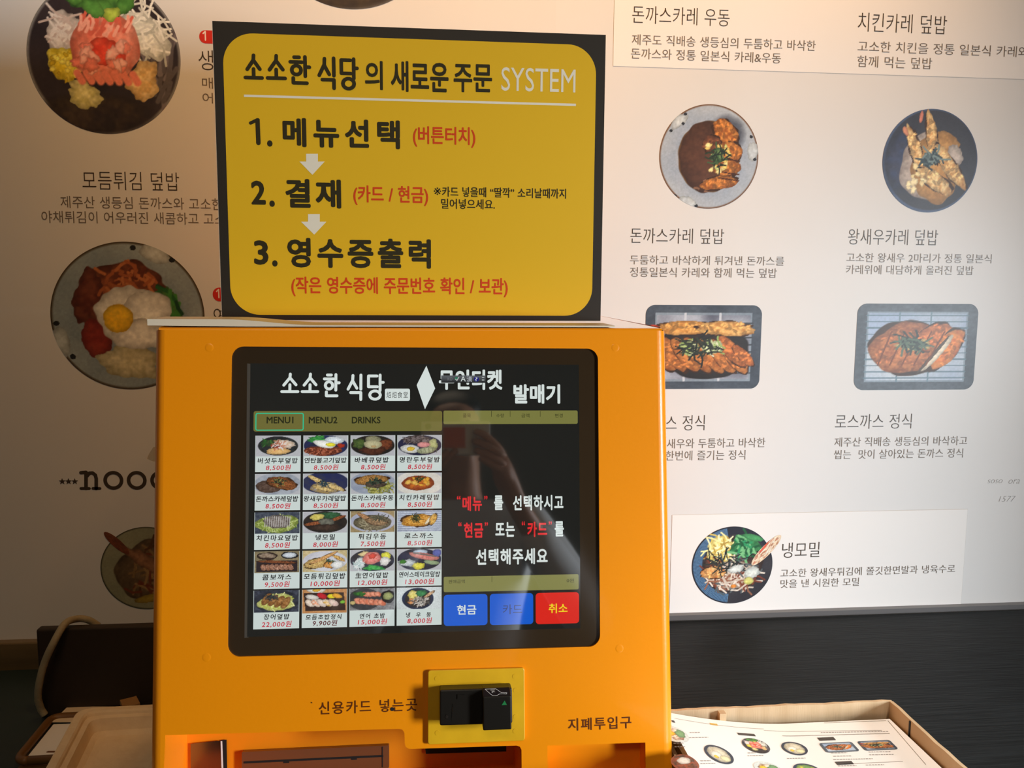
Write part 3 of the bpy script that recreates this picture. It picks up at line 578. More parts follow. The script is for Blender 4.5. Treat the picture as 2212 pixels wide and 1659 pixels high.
for lo, hi in (((XR + .03, wy0, wz0), (XR + .08, wy1, wz0 + .05)), ((XR + .03, wy0, wz1 - .05), (XR + .08, wy1, wz1)), ((XR + .03, wy0, wz0 + .05), (XR + .08, wy0 + .05, wz1 - .05)), ((XR + .03, wy1 - .05, wz0 + .05), (XR + .08, wy1, wz1 - .05)), ((XR + .03, (wy0 + wy1) / 2 - .025, wz0 + .05), (XR + .08, (wy0 + wy1) / 2 + .025, wz1 - .05))): b.box(lo, hi, M['frame'])
win = struct('window_1', b)
for a0, a1 in ((wy0 + .05, (wy0 + wy1) / 2 - .025), ((wy0 + wy1) / 2 + .025, wy1 - .05)):
    b = MB(); b.box((XR + .052, a0, wz0 + .05), (XR + .058, a1, wz1 - .05), M['pane']); b.build('pane', win)
# metal rail on the far wall, seen only as a reflection in the display
b = MB(); b.box((-1.0, YF, 1.02), (XR, YF + .02, 1.06), M['trimg']); struct('trim_3', b)

# menu wall bottom edges
vb = WALL.uv(1800, 1313)[1]
p = EYE[2] + vb
b = MB(); b.box((0.30, WY - .014, TZ), (XR, WY, p), M['trimg']); struct('trim_1', b)
_, s1 = WALL.uv(40, 1381)
b = MB(); b.box((XL, WY - .016, SZ - .02), (0.0, WY, EYE[2] + s1), M['trimw']); struct('trim_2', b, bevel=.002)

# ------------------------------------------------------------------ menu posters on the wall
INK = lin((66, 56, 46)); INK2 = lin((112, 102, 92))
def white_panel(name, x0, x1, z0, z1, label, cat='poster', th_=0.002, y=WY, mt='poster'):
    r = thing(name, ((x0 + x1) / 2, y, z0), label, cat)
    b = MB(); b.box((x0, y - th_, z0), (x1, y, z1), M[mt]); b.build('backing_sheet', r)
    return r
seam = WALL.uv(1201, 20)[0]
PL = white_panel('menu_poster', -1.6, seam, EYE[2] + s1, 2.2, 'white printed menu poster covering the wall left of the kiosk, raw fish bowl at top')
PR = white_panel('menu_poster', seam, XR - .01, p + .0, 2.2, 'white printed menu poster on the wall right of the kiosk, curry plates and cutlet trays')
def ptext(par, s, x0, x1, yt, yb, col=INK, name='text_line', h=3e-4, fr=WALL, **k):
    mb = MB(); text(mb, fr, s, x0, x1, yt, yb, M_PRINT, col, h=h, **k); return mb.build(name, par)
def dish(par, *a, **k):
    return pxpicture(WALL, *a, M_PRINT, **k).build('dish_picture', par)
dish(PL, 58, -47, 390, 289, d_salmon, n=190)
dish(PL, 109, 522, 442, 841, d_egg, n=170)
dish(PL, 217, 1138, 416, 1316, d_noodle_left, n=100)
dish(PL, 570, -350, 940, 20, d_salmon, n=60, seed=5)
ptext(PL, '모듬튀김 덮밥', 177, 387, 369, 409, thin=.008)
ptext(PL, '제주산 생등심 돈까스와 고소한', 130, 480, 423, 449, INK2)
ptext(PL, '야채튀김이 어우러진 새콤하고 고소', 89, 486, 455, 481, INK2)
ptext(PL, '생연어 덮밥', 428, 632, 108, 151, thin=.008); ptext(PL, '매', 436, 460, 167, 191, INK2); ptext(PL, '어', 437, 460, 200, 223, INK2)
ptext(PL, '연탄불고기 덮밥', 461, 690, 664, 705, thin=.008)
for x0, y0, x1, y1 in ((430, 65, 476, 95), (459, 621, 500, 651)):
    mb = MB(); q = pxrect(WALL, x0, y0, x1, y1); hh = (q[3] - q[1]) / 2; poly(mb, WALL, rrect(*q, hh * .96, 8), 3e-4, M_PRINT, lin((206, 44, 30)))
    u, v = WALL.uv(x0 + 14, y1 - 8); stroke(mb, WALL, [(u, v), (u, v + .012), (u - .003, v + .009)], .0018, 4e-4, M_PRINT, lin((240, 225, 215)))
    mb.build('red_badge', PL, label='red rounded badge')
# stars and slab serif word
mb = MB()
for i in range(3):
    cx_, cy_ = WALL.uv(134.5 + 13.6 * i, 1040); r = .0052
    poly(mb, WALL, [(cx_ + (r if k % 2 == 0 else r * .42) * math.sin(math.radians(36 * k)), cy_ + (r if k % 2 == 0 else r * .42) * math.cos(math.radians(36 * k))) for k in range(10)], 3e-4, M_PRINT, INK)
mb.build('star_row', PL)
mb = MB(); w = .0052
def q_(x, y): return WALL.uv(x, y)
for s_ in ([(175, 1021), (186, 1020), (186, 1055)], [(175, 1055), (193, 1055)], [(201, 1055), (216, 1055)], [(208, 1055), (208, 1034), (206, 1026), (200, 1021.5), (193, 1022), (187, 1029)]):
    stroke(mb, WALL, [q_(*t) for t in s_], w if len(s_) != 2 else w * .8, 3e-4, M_PRINT, INK)
for xc in (245, 295.5, 346):
    u, v = q_(xc, 1037.5); ring(mb, WALL, [(u + .0143 * math.cos(t), v + .0143 * math.sin(t)) for t in np.linspace(0, 6.283, 33)[:-1]], .0052, 3.2e-4, M_PRINT, INK)
stroke(mb, WALL, [q_(367, 1055), q_(367, 995)], w, 3e-4, M_PRINT, INK)
mb.build('heading_word', PL, label='dark slab serif heading beginning nood')
# right poster
ptext(PR, '돈까스카레 덮밥', 1362, 1564, 492, 525, thin=.008)
ptext(PR, '두툼하고 바삭하게 튀겨낸 돈까스를', 1361, 1694, 551, 571, INK2)
ptext(PR, '정통일본식 카레와 함께 먹는 덮밥', 1361, 1678, 577, 598, INK2)
ptext(PR, '왕새우카레 덮밥', 1833, 2026, 494, 528, thin=.008)
ptext(PR, '고소한 왕새우 2마리가 정통 일본식', 1829, 2142, 546, 566, INK2)
ptext(PR, '카레위에 대담하게 올려진 덮밥', 1828, 2103, 572, 592, INK2)
ptext(PR, '콤보까스 정식', 1358, 1522, 898, 931, thin=.008)
ptext(PR, '왕새우와 두툼하고 바삭한', 1421, 1653, 948, 969, INK2)
ptext(PR, '한번에 즐기는 정식', 1438, 1610, 974, 995, INK2)
ptext(PR, '로스까스 정식', 1805, 1969, 895, 927, thin=.008)
ptext(PR, '제주산 직배송 생등심의 바삭하고', 1803, 2089, 945, 965, INK2)
ptext(PR, '씹는  맛이 살아있는 돈까스 정식', 1802, 2080, 972, 992, INK2)
PEN = lin((150, 146, 142))
ptext(PR, 'soso', 2133, 2164, 1036, 1044, PEN, 'pencil_note', thin=.02, shear=.3); ptext(PR, 'ora', 2178, 2202, 1036, 1045, PEN, 'pencil_note', thin=.02, shear=.3); ptext(PR, '1577', 2158, 2190, 1072, 1084, PEN, 'pencil_note', thin=.02, shear=.3)
dish(PR, 1424, 225, 1638, 451, d_curry, n=140)
dish(PR, 1906, 235, 2111, 459, d_shrimp, n=130)
dish(PR, 1393, 659, 1643, 840, lambda p_: d_tray(p_, 1), shape='rrect', n=150, ax=1.0)
t2 = dish(PR, 1848, 656, 2108, 842, lambda p_: d_tray(p_, 2), shape='rrect', n=150, ax=1.0)
dish(PR, 1930, -212, 2140, 4, lambda p_: p_.blob(0, 0, 2, 2, (120, 90, 60)).blob(0, 0, .97, .97, (206, 206, 206), jag=0), n=40)
# pasted-on cards
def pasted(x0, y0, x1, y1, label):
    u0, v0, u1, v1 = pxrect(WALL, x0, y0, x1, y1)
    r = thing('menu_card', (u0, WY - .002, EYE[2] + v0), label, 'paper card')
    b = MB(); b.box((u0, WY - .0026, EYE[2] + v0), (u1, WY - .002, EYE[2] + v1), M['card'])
    poly(b, WALL, [(u0 - .0006, v0 - .0009), (u1 + .0006, v0 - .0009), (u1 + .0006, v1 + .0009), (u0 - .0006, v1 + .0009)], 8e-5, M['edge'])  # thin grey outline just past the card's edges
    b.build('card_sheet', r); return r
C1 = pasted(1333, -300, 2330, 175, 'thin white pasted menu card with two printed dishes at the top right of the wall')
C1h = 9e-4
ptext(C1, '돈까스카레 우동', 1366, 1576, 12, 50, h=C1h, thin=.008)
ptext(C1, '제주도 직배송 생등심의 두툼하고 바삭한', 1365, 1762, 74, 97, INK2, h=C1h)
ptext(C1, '돈까스와 정통 일본식 카레&우동', 1363, 1687, 104, 127, INK2, h=C1h)
ptext(C1, '치킨카레 덮밥', 1854, 2045, 27, 68, h=C1h, thin=.008)
ptext(C1, '고소한 치킨을 정통 일본식 카레와', 1853, 2222, 88, 112, INK2, h=C1h)
ptext(C1, '함께 먹는 덮밥', 1852, 2013, 120, 145, INK2, h=C1h)
C2 = pasted(1452, 1113, 2075, 1309, 'thin white pasted menu card with a black noodle bowl above the black counter')
ptext(C2, '냉모밀', 1690, 1770, 1172, 1205, h=C1h, thin=.006)
ptext(C2, '고소한 왕새우튀김에 쫄깃한면발과 냉육수로', 1686, 2062, 1229, 1247, INK2, h=C1h)
ptext(C2, '맛을 낸 시원한 모밀', 1686, 1855, 1252, 1270, INK2, h=C1h)
pxpicture(WALL, 1494, 1137, 1668, 1303, d_soba, M_PRINT, n=130, h=C1h).build('dish_picture', C2)
def d_tail(p): p.blob(0, 0, 3, 3, (214, 190, 160), (236, 222, 200), sc=5).dots(0, 0, .9, .9, 50, [(206, 140, 110), (240, 228, 210), (180, 130, 100), (226, 200, 176)], .14); p.blob(.0, .75, .5, .2, (214, 96, 70), None, 20, .3)
mb = MB(); u, v = WALL.uv(1655, 1188); picture(mb, WALL, u, v, .0335, .0085, d_tail, M_PRINT, n=30, h=1.1e-3, rot=math.radians(46)); mb.build('fried_prawn_picture', C2)
mb = MB(); u, v = WALL.uv(252, 1173); picture(mb, WALL, u, v, .024, .0065, lambda p_: p_.blob(0, 0, 3, 3, (120, 66, 42), (92, 50, 34)), M_PRINT, n=20, h=5e-4, rot=math.radians(-45)); mb.build('fried_prawn_picture', PL)

# ------------------------------------------------------------------ counter, side table
r = thing('counter', (0.75, 0.75, 0), 'black stained wood counter under the kiosk and the right-hand wall', 'counter')
b = MB(); b.box((-0.285, 0.42, TZ - .035), (XR - .01, WY - .016, TZ), M['counter']); b.build('worktop', r, bevel=.002)
b = MB(); b.box((-0.27, 0.50, 0.08), (XR - .02, WY - .02, TZ - .035), M['counter']); b.build('cabinet_body', r)
b = MB(); b.box((-0.27, 0.55, 0.0), (XR - .02, WY - .05, 0.08), M['dark']); b.build('plinth', r)
r = thing('side_table', (-0.9, 0.95, 0), 'dark teal side table at the left, below the varnished wooden trim', 'table')
b = MB(); b.box((-1.55, 0.55, SZ - .03), (-0.29, WY - .018, SZ), M['sidetop']); b.build('tabletop', r, bevel=.003)
for x in (-1.5, -.34):
    for y in (.6, 1.22): b = MB(); b.box((x - .02, y - .02, 0), (x + .02, y + .02, SZ - .03), M['dark']); b.build('leg', r)

# ------------------------------------------------------------------ the ordering kiosk
KBASE = KIO.pt(-KW / 2, KB)
K_ = thing('ordering_kiosk', (KBASE[0], 1.05, TZ), 'orange self-service ticket kiosk with a touch display, standing on the black counter', 'kiosk')
YB = 1.235                                                    # back of the cabinet
ZT = KTR[2]
# front sheet with its openings: filled 2D curve
def filled(outer, holes, fr, h, thick, m, mb):
    cu = bpy.data.curves.new('tmp', 'CURVE'); cu.dimensions = '2D'; cu.fill_mode = 'BOTH'; cu.extrude = thick / 2
    for pts in [outer] + holes:
        sp_ = cu.splines.new('POLY'); sp_.points.add(len(pts) - 1)
        for i, (x, y) in enumerate(pts): sp_.points[i].co = (x, y, 0, 1)
        sp_.use_cyclic_u = True
    ob = bpy.data.objects.new('tmp', cu); COL.objects.link(ob)
    dg = bpy.context.evaluated_depsgraph_get(); dg.update()
    me = bpy.data.meshes.new_from_object(ob.evaluated_get(dg))
    V = np.array([v.co[:] for v in me.vertices]); fs = [tuple(q.vertices) for q in me.polygons]
    mb.add(fr.pt(V[:, 0], V[:, 1], h - thick / 2 + V[:, 2]), fs, m)
    bpy.data.objects.remove(ob); bpy.data.curves.remove(cu); bpy.data.meshes.remove(me)
R = 0.0105; RT = 0.003
def to_k(fr, pts):
    out = []
    for (u, v) in pts:
        q = fr.pt(u, v) - KIO.o; out.append((q.dot(KIO.U), q.dot(KIO.V)))
    return out
su0, sv0 = SCR.uv(494, 1419); sc_l = SCR.uv(497, 1080)[0]; sc_t = SCR.uv(880, 751)[1]; sc_b = SCR.uv(880, 1407)[1]; sc_r = SCR.uv(1293, 1080)[0]
scr_hole = to_k(SCR, rrect(sc_l, sc_b, sc_r, sc_t, .0115, 8))
def kuv(*a): return KIO.uv(*a)
lo = KB + .03
h2 = [kuv(357, 1588), kuv(862, 1574.5), kuv(869, 1576), kuv(873.5, 1583), kuv(874.5, 1607), kuv(877, 1614), kuv(884, 1618), kuv(1116, 1610.5), kuv(1123, 1613), kuv(1126.5, 1620)]
h2 = h2 + [(h2[-1][0], lo), (kuv(350, 1659)[0], lo)]
h3 = [kuv(1183, 1611), kuv(1394, 1604)]; h3 = h3 + [(h3[1][0], lo), (h3[0][0], lo)]
b = MB()
filled([(-KW + R, -RT), (-R, -RT), (-R, KB), (-KW + R, KB)], [scr_hole, h2[::-1], h3[::-1]], KIO, 0.0, .0022, M['orange'], b)
# rounded vertical edges, rounded top edge, sides, top and back
ns = 8
for sgn in (0, 1):
    cx_ = -KW + R if sgn == 0 else -R; vs = []; fs = []
    for i in range(ns + 1):
        a = math.radians(90 * i / ns); du = (-math.sin(a) if sgn == 0 else math.sin(a)) * R; dh = -R + math.cos(a) * R
        vs += [KIO.pt(cx_ + du, -RT, dh), KIO.pt(cx_ + du, KB, dh)]
    for i in range(ns): fs.append((2 * i, 2 * i + 1, 2 * i + 3, 2 * i + 2) if sgn == 0 else (2 * i, 2 * i + 2, 2 * i + 3, 2 * i + 1))
    b.add(vs, fs, M['orange'], smooth=True)
    xs = KIO.pt(-KW if sgn == 0 else 0, 0)[0]; a0 = KIO.pt(0, -RT, -R); a1 = KIO.pt(0, KB, -R)
    b.add([(xs, a0[1], a0[2]), (xs, a1[1], a1[2]), (xs, YB, TZ), (xs, YB, a0[2])], [(0, 1, 2, 3) if sgn else (3, 2, 1, 0)], M['orange'])
    # corner cap between side and top
    b.add([(xs, a0[1], a0[2]), (xs, YB, a0[2]), (xs + (R * .4 if sgn == 0 else -R * .4), YB, ZT), (xs + (R * .4 if sgn == 0 else -R * .4), a0[1], ZT)], [(0, 3, 2, 1) if sgn == 0 else (0, 1, 2, 3)], M['orange'])
vs = []; fs = []
tt = math.radians(90) - 0
for i in range(7):
    a = math.radians(90 * i / 6); dv = -RT + math.sin(a) * RT; dh = -RT + math.cos(a) * RT
    vs += [KIO.pt(-KW + R * .45, dv, dh), KIO.pt(-R * .45, dv, dh)]
for i in range(6): fs.append((2 * i, 2 * i + 1, 2 * i + 3, 2 * i + 2))
b.add(vs, fs, M['orange'], smooth=True)
te = KIO.pt(0, 0, -RT); xl = KIO.pt(-KW, 0)[0]; xr = KIO.pt(0, 0)[0]
b.add([(xl + R * .4, te[1], te[2]), (xr - R * .4, te[1], te[2]), (xr - R * .4, YB, ZT), (xl + R * .4, YB, ZT)], [(0, 1, 2, 3)], M['otop'])
b.add([(xl, YB, TZ), (xr, YB, TZ), (xr, YB, ZT), (xl, YB, ZT)], [(1, 0, 3, 2)], M['orange'])
house = b.build('housing', K_)
# rounded stud heads under the paint
for px, py in ((452, 751), (1329, 751), (446, 1420), (1338, 1401)):
    u, v = kuv(px, py); mb = MB(); vs = [KIO.pt(u, v, .00024)]; fs = []
    for k, (rr, hh) in enumerate(((.0026, .00022), (.0036, .00016), (.0042, .00002))):
        for i in range(20): a = i * math.pi / 10; vs.append(KIO.pt(u + rr * math.cos(a), v + rr * math.sin(a), hh))
    for i in range(20):
        j = (i + 1) % 20; fs.append((0, 1 + i, 1 + j))
        for k in range(2): fs.append((1 + k * 20 + i, 1 + (k + 1) * 20 + i, 1 + (k + 1) * 20 + j, 1 + k * 20 + j))
    mb.add(vs, fs, M['orange'], smooth=True); mb.build('stud', K_)
# lower recess: a folded box behind the front sheet
def pocket(name, pts, depth, m, lab, back_m=None):
    mb = MB(); n = len(pts); A = [KIO.pt(u, v, -.0021) for u, v in pts]; B = [KIO.pt(u, v, -depth) for u, v in pts]
    mb.add(A + B, [(i, (i + 1) % n, n + (i + 1) % n, n + i) for i in range(n)] + [tuple(range(n, 2 * n))], m)
    return mb.build(name, K_, label=lab)
pocket('lower_recess', h2, .080, M['inner'], 'shadowed orange recess with the receipt slot')
pocket('note_recess', h3, .023, M['orange'], 'shallow orange banknote recess')
D2 = Fr(KIO.pt(0, 0, -.0795), KIO.U, KIO.V)
mb = MB(); q = pxrect(D2, 525, 1620, 841, 1654); rrp = rrect(*q, .001, 3)
n = len(rrp)
mb.add(np.concatenate([D2.pt(np.array(rrp)[:, 0], np.array(rrp)[:, 1], 0), D2.pt(np.array(rrp)[:, 0], np.array(rrp)[:, 1], .006)]), [(i, (i + 1) % n, n + (i + 1) % n, n + i) for i in range(n)] + [tuple(range(n, 2 * n))], M['slot'])
rs = mb.build('receipt_slot', K_, label='brown smoked receipt slot')
mb = MB(); um, vm = (q[0] + q[2]) / 2, (q[1] + q[3]) / 2
poly(mb, D2, [(q[0] + .002, vm), (q[2] - .006, vm), (q[2] - .006, vm + .0022), (q[0] + .002, vm + .0022)], .0063, M['dark'])
for f_ in (.28, .74): uu = q[0] + (q[2] - q[0]) * f_; poly(mb, D2, [(uu, vm - .0015), (uu + .006, vm - .0015), (uu + .006, vm), (uu, vm)], .0064, M['dark'])
poly(mb, D2, [(q[2] - .0075, q[1] + .001), (q[2] - .0065, q[1] + .001), (q[2] - .0065, q[3] - .001), (q[2] - .0075, q[3] - .001)], .0064, M['dark'])
mb.build('slot_mouth', rs)
mb = MB(); pxpoly(mb, D2, [(413, 1605), (479, 1598), (482, 1700), (413, 1704)], .002, M['metal']); pxpoly(mb, D2, [(478, 1598), (490, 1597), (492, 1700), (482, 1700)], .001, M['dark'])
pxpoly(mb, D2, [(478.5, 1598), (482, 1598), (486, 1700), (482, 1700)], .004, M['white']); mb.build('metal_guide', K_, label='polished metal guide plate')
mb = MB(); pxpoly(mb, D2, [(918, 1610), (1093, 1605), (1093, 1621), (920, 1626)], .003, M['dark']); mb.build('coin_slot', K_, label='dark horizontal slot')
# printed words on the front sheet
KINK = lin((96, 44, 8))
mb = MB(); text(mb, KIO, '신용카드 넣는곳', 689, 901, 1516, 1544, M_PRINT, KINK, w=.012, track=.1, h=2e-4); mb.build('printed_words', K_, label='brown printed words beside the card reader')
mb = MB(); text(mb, KIO, '지폐투입구', 1227, 1364, 1552, 1579, M_PRINT, KINK, w=.015, track=.08, h=2e-4); mb.build('printed_words', K_, label='brown printed words above the banknote recess')
for px, py, rr in ((847.5, 1531.5, .0019), (673.5, 1517.5, .0006), (740, 751, .0003)):
    mb = MB(); u, v = kuv(px, py); poly(mb, KIO, [(u + rr * math.cos(t), v + rr * math.sin(t)) for t in np.linspace(0, 6.283, 13)[:-1]], 5e-4, M['dark']); mb.build('paint_chip', K_)

# display: black glass with the lit picture
b = MB(); poly(b, SCR, rrect(sc_l - .002, sc_b - .002, sc_r + .002, sc_t + .002, .012, 8), 0, M['glass'])
gl = b.build('screen_bezel', K_, label='black glass screen surround')
b = MB(); pxpoly(b, SCR, [(534, 785), (541, 786), (537, 1377), (528, 1378)], 4e-5, mat('film_edge', (84, 78, 70), .2)); b.build('film_edge', gl)
CB = lin((22, 24, 22))
b = MB(); q = pxrect(SCR, 541, 785, 1254, 1357); poly(b, SCR, [(q[0], q[1]), (q[2], q[1]), (q[2], q[3]), (q[0], q[3])], 6e-5, M_SCREEN, CB)
disp = b.build('display', K_, label='lit touch display showing the ordering menu')
WHT = lin((222, 232, 228)); RED = lin((226, 36, 44)); OLV = lin((112, 108, 52)); OLV2 = lin((124, 124, 64)); TXD = lin((36, 40, 16)); TIL = lin((208, 220, 216))
def sc(name, h=1.4e-4): return MB()
mb = MB(); lw = .0042
for k, x0, x1, yt, yb in (('so', 606, 647, 805, 851), ('so', 650, 690, 805, 851), ('han', 697, 736, 806, 859), ('sik', 749, 784, 807, 866), ('dang', 791, 831, 807, 866)): logo(mb, SCR, k, x0, x1, yt, yb, lw * .68, 1.4e-4, M_SCREEN, WHT)
mb.build('restaurant_name', disp)
mb = MB(); poly(mb, SCR, rrect(*pxrect(SCR, 831.5, 839.5, 885.5, 866), .0018, 4), 1.4e-4, M_SCREEN, WHT); text(mb, SCR, '炤炤食堂', 835, 881, 846, 859.5, M_SCREEN, CB, h=2e-4, track=.15); mb.build('name_badge', disp)
mb = MB(); pxpoly(mb, SCR, [(921, 790), (900, 832), (918, 884), (940, 839)], 1.4e-4, M_SCREEN, WHT); mb.build('white_diamond', disp)
mb = MB(); text(mb, SCR, '무인티켓', 948, 1085, 798, 842, M_SCREEN, WHT, w=.035, h=1.4e-4); text(mb, SCR, '발매기', 1109, 1210, 830, 872, M_SCREEN, WHT, w=.035, h=1.4e-4); mb.build('machine_title', disp)
mb = MB(); q = pxrect(SCR, 953, 811, 1049, 827); 
mb.add(SCR.pt(np.array([q[0], q[2], q[2], q[0]]), np.array([q[1], q[1], q[3], q[3]]), 2.6e-4), [(0, 1, 2, 3)], M_SCREEN, np.array([lin((20, 22, 24)), lin((20, 22, 24)), lin((96, 100, 104)), lin((96, 100, 104))]))
text(mb, SCR, 'A', 995, 1006, 813, 824, M_SCREEN, WHT, h=3.2e-4); text(mb, SCR, '漢', 1008, 1020, 813, 825, M_SCREEN, lin((190, 195, 200)), h=3.2e-4); text(mb, SCR, 'KO', 967, 977, 815, 822, M_SCREEN, lin((120, 124, 128)), h=3.2e-4)
for px, c_ in ((1029, (24, 26, 120)),): u, v = SCR.uv(px, 819); poly(mb, SCR, [(u + .0026 * math.cos(t), v + .0026 * math.sin(t)) for t in np.linspace(0, 6.283, 17)[:-1]], 3.0e-4, M_SCREEN, lin(c_))
text(mb, SCR, '?', 1026.5, 1031.5, 815, 823, M_SCREEN, WHT, h=3.4e-4)
u, v = SCR.uv(986, 818); poly(mb, SCR, [(u + .0018 * math.cos(t), v + .0018 * math.sin(t)) for t in np.linspace(0, 6.283, 13)[:-1]], 3e-4, M_SCREEN, lin((40, 120, 90))); stroke(mb, SCR, [SCR.uv(984, 819), SCR.uv(987, 822), SCR.uv(991, 815)], .0009, 3.2e-4, M_SCREEN, lin((180, 180, 180)))
for yy in (815, 821): u, v = SCR.uv(1043.5, yy); stroke(mb, SCR, [(u - .001, v), (u + .001, v)], .0006, 3.2e-4, M_SCREEN, WHT)
mb.build('input_bar', disp)
# tab bar and order table
mb = MB(); poly(mb, SCR, rrect(*pxrect(SCR, 548, 888, 955, 931), .002, 4), 1.2e-4, M_SCREEN, OLV); ring(mb, SCR, rrect(*pxrect(SCR, 552, 892, 656, 930), .002, 4), .0010, 1.6e-4, M_SCREEN, lin((40, 200, 150)))
for s_, x0, x1 in (('MENU1', 576, 634), ('MENU2', 667, 729), ('DRINKS', 760, 822)): text(mb, SCR, s_, x0, x1, 900, 915, M_SCREEN, TXD, h=1.8e-4, w=.028)
mb.build('tab_bar', disp)
mb = MB(); poly(mb, SCR, rrect(*pxrect(SCR, 958, 887, 1248, 915.5), .0015, 4), 1.2e-4, M_SCREEN, OLV2)
for s_, x0, x1 in (('품목', 1000, 1017), ('수량', 1072, 1089), ('금액', 1126, 1143.5), ('변경', 1199, 1215.5)): text(mb, SCR, s_, x0, x1, 893.5, 902, M_SCREEN, TXD, h=1.8e-4)
for x in (1061.5, 1102, 1167): stroke(mb, SCR, [SCR.uv(x, 887.5), SCR.uv(x, 900)], .0004, 1.8e-4, M_SCREEN, TXD, caps=False)
mb.build('order_header', disp)
mb = MB(); poly(mb, SCR, rrect(*pxrect(SCR, 958.5, 1246, 1250, 1273), .0015, 4), 1.2e-4, M_SCREEN, lin((134, 134, 76))); text(mb, SCR, '판매금액', 969, 1004, 1252.5, 1260.5, M_SCREEN, TXD, h=1.8e-4); text(mb, SCR, '0원', 1224, 1240, 1250, 1258, M_SCREEN, TXD, h=1.8e-4)
stroke(mb, SCR, [SCR.uv(1062.5, 1245), SCR.uv(1062.5, 1257)], .0004, 1.8e-4, M_SCREEN, TXD, caps=False); mb.build('total_bar', disp)
DP = [('prompt_text', [('“', 987, 995, 1071, 1079, RED), ('메뉴', 999, 1041, 1072, 1104, RED), ('”', 1046, 1053, 1071, 1079, RED), ('를', 1067, 1087, 1070, 1102, WHT), ('선택하시고', 1108, 1217, 1070, 1103, WHT)]),
      ('prompt_text', [('“', 990, 997, 1128, 1137, RED), ('현금', 1002, 1044, 1129, 1162, RED), ('”', 1047, 1054, 1128, 1136, RED), ('또는', 1070, 1112, 1128, 1160, WHT), ('“', 1127, 1134, 1126, 1135, RED), ('카드', 1139, 1182, 1127, 1160, RED), ('”', 1185, 1192, 1126, 1134, RED), ('를', 1198, 1218, 1126, 1159, WHT)]),
      ('prompt_text', [('선택해주세요', 1028, 1183, 1186, 1221, WHT)])]
for nm, L in DP:
    mb = MB()
    for s_, x0, x1, yt, yb, c_ in L: text(mb, SCR, s_, x0, x1, yt, yb, M_SCREEN, c_, w=.03 if len(s_) > 1 or ord(s_) > 0x3000 else .02, h=1.4e-4, track=.06)
    mb.build(nm, disp)
for s_, x0, y0, x1, y1, c_, tx0, tx1, ty0, ty1, tc_, w_ in (('현금', 958.5, 1285, 1053, 1350, (6, 92, 210), 987, 1029, 1307, 1328, WHT, .02), ('카드', 1058, 1283, 1152, 1348, (6, 92, 210), 1086, 1128, 1306, 1327, lin((10, 30, 96)), 0), ('취소', 1157, 1281, 1251, 1346, (226, 36, 24), 1185, 1226, 1304, 1325, lin((250, 226, 30)), .015)):
    mb = MB(); poly(mb, SCR, rrect(*pxrect(SCR, x0, y0, x1, y1), .0035, 6), 1.2e-4, M_SCREEN, lin(c_)); text(mb, SCR, s_, tx0, tx1, ty0, ty1, M_SCREEN, tc_, w=w_, h=1.8e-4); mb.build('touch_button', disp)
# twenty menu tiles
TN = [('버섯두부덮밥', '8,500원', t_tofu, .05, .95), ('연탄불고기덮밥', '8,500원', t_bulgogi, .02, .98), ('바베큐덮밥', '8,500원', t_bbq, .09, .87), ('명란두부덮밥', '8,500원', t_roe, .05, .97),
      ('돈까스카레덮밥', '8,500원', t_katsucurry, .02, .97), ('왕새우카레덮밥', '8,500원', t_shrimpcurry, .01, .97), ('돈까스카레우동', '8,500원', t_udoncurry, .02, .98), ('치킨카레덮밥', '8,500원', t_chickencurry, .04, .96),
      ('치킨마요덮밥', '8,500원', t_mayo, .04, .97), ('냉모밀', '8,000원', t_soba, .28, .73), ('튀김우동', '7,500원', t_tempuraudon, .18, .82), ('로스까스', '8,500원', t_loin, .16, .83),
      ('콤보까스', '9,500원', t_combo, .18, .84), ('모듬튀김덮밥', '10,000원', t_tempura, .03, .97), ('生연어덮밥', '12,000원', t_rawsalmon, .12, .87), ('연어스테이크덮밥', '13,000원', t_salmonsteak, .04, .98),
      ('장어덮밥', '22,000원', t_eel, .22, .8), ('모듬초밥정식', '9,900원', t_sushi, .08, .89), ('연어 초밥', '15,000원', t_salmonsushi, .22, .8), ('냉우동', '8,000원', t_coldudon, .2, .78)]
cx0 = [549.4, 653.6, 756, 857.5]; cx1 = [648, 751, 853, 954]
ry0 = [941, 1024, 1107, 1191.5, 1276]; ry1 = [1020, 1103, 1188, 1273, 1359.5]
ul = [SCR.uv(x, 1150)[0] for x in cx0]; ur = [SCR.uv(x, 1150)[0] for x in cx1]
vt = [SCR.uv(549, y)[1] for y in ry0]; vbm = [SCR.uv(549, y)[1] for y in ry1]
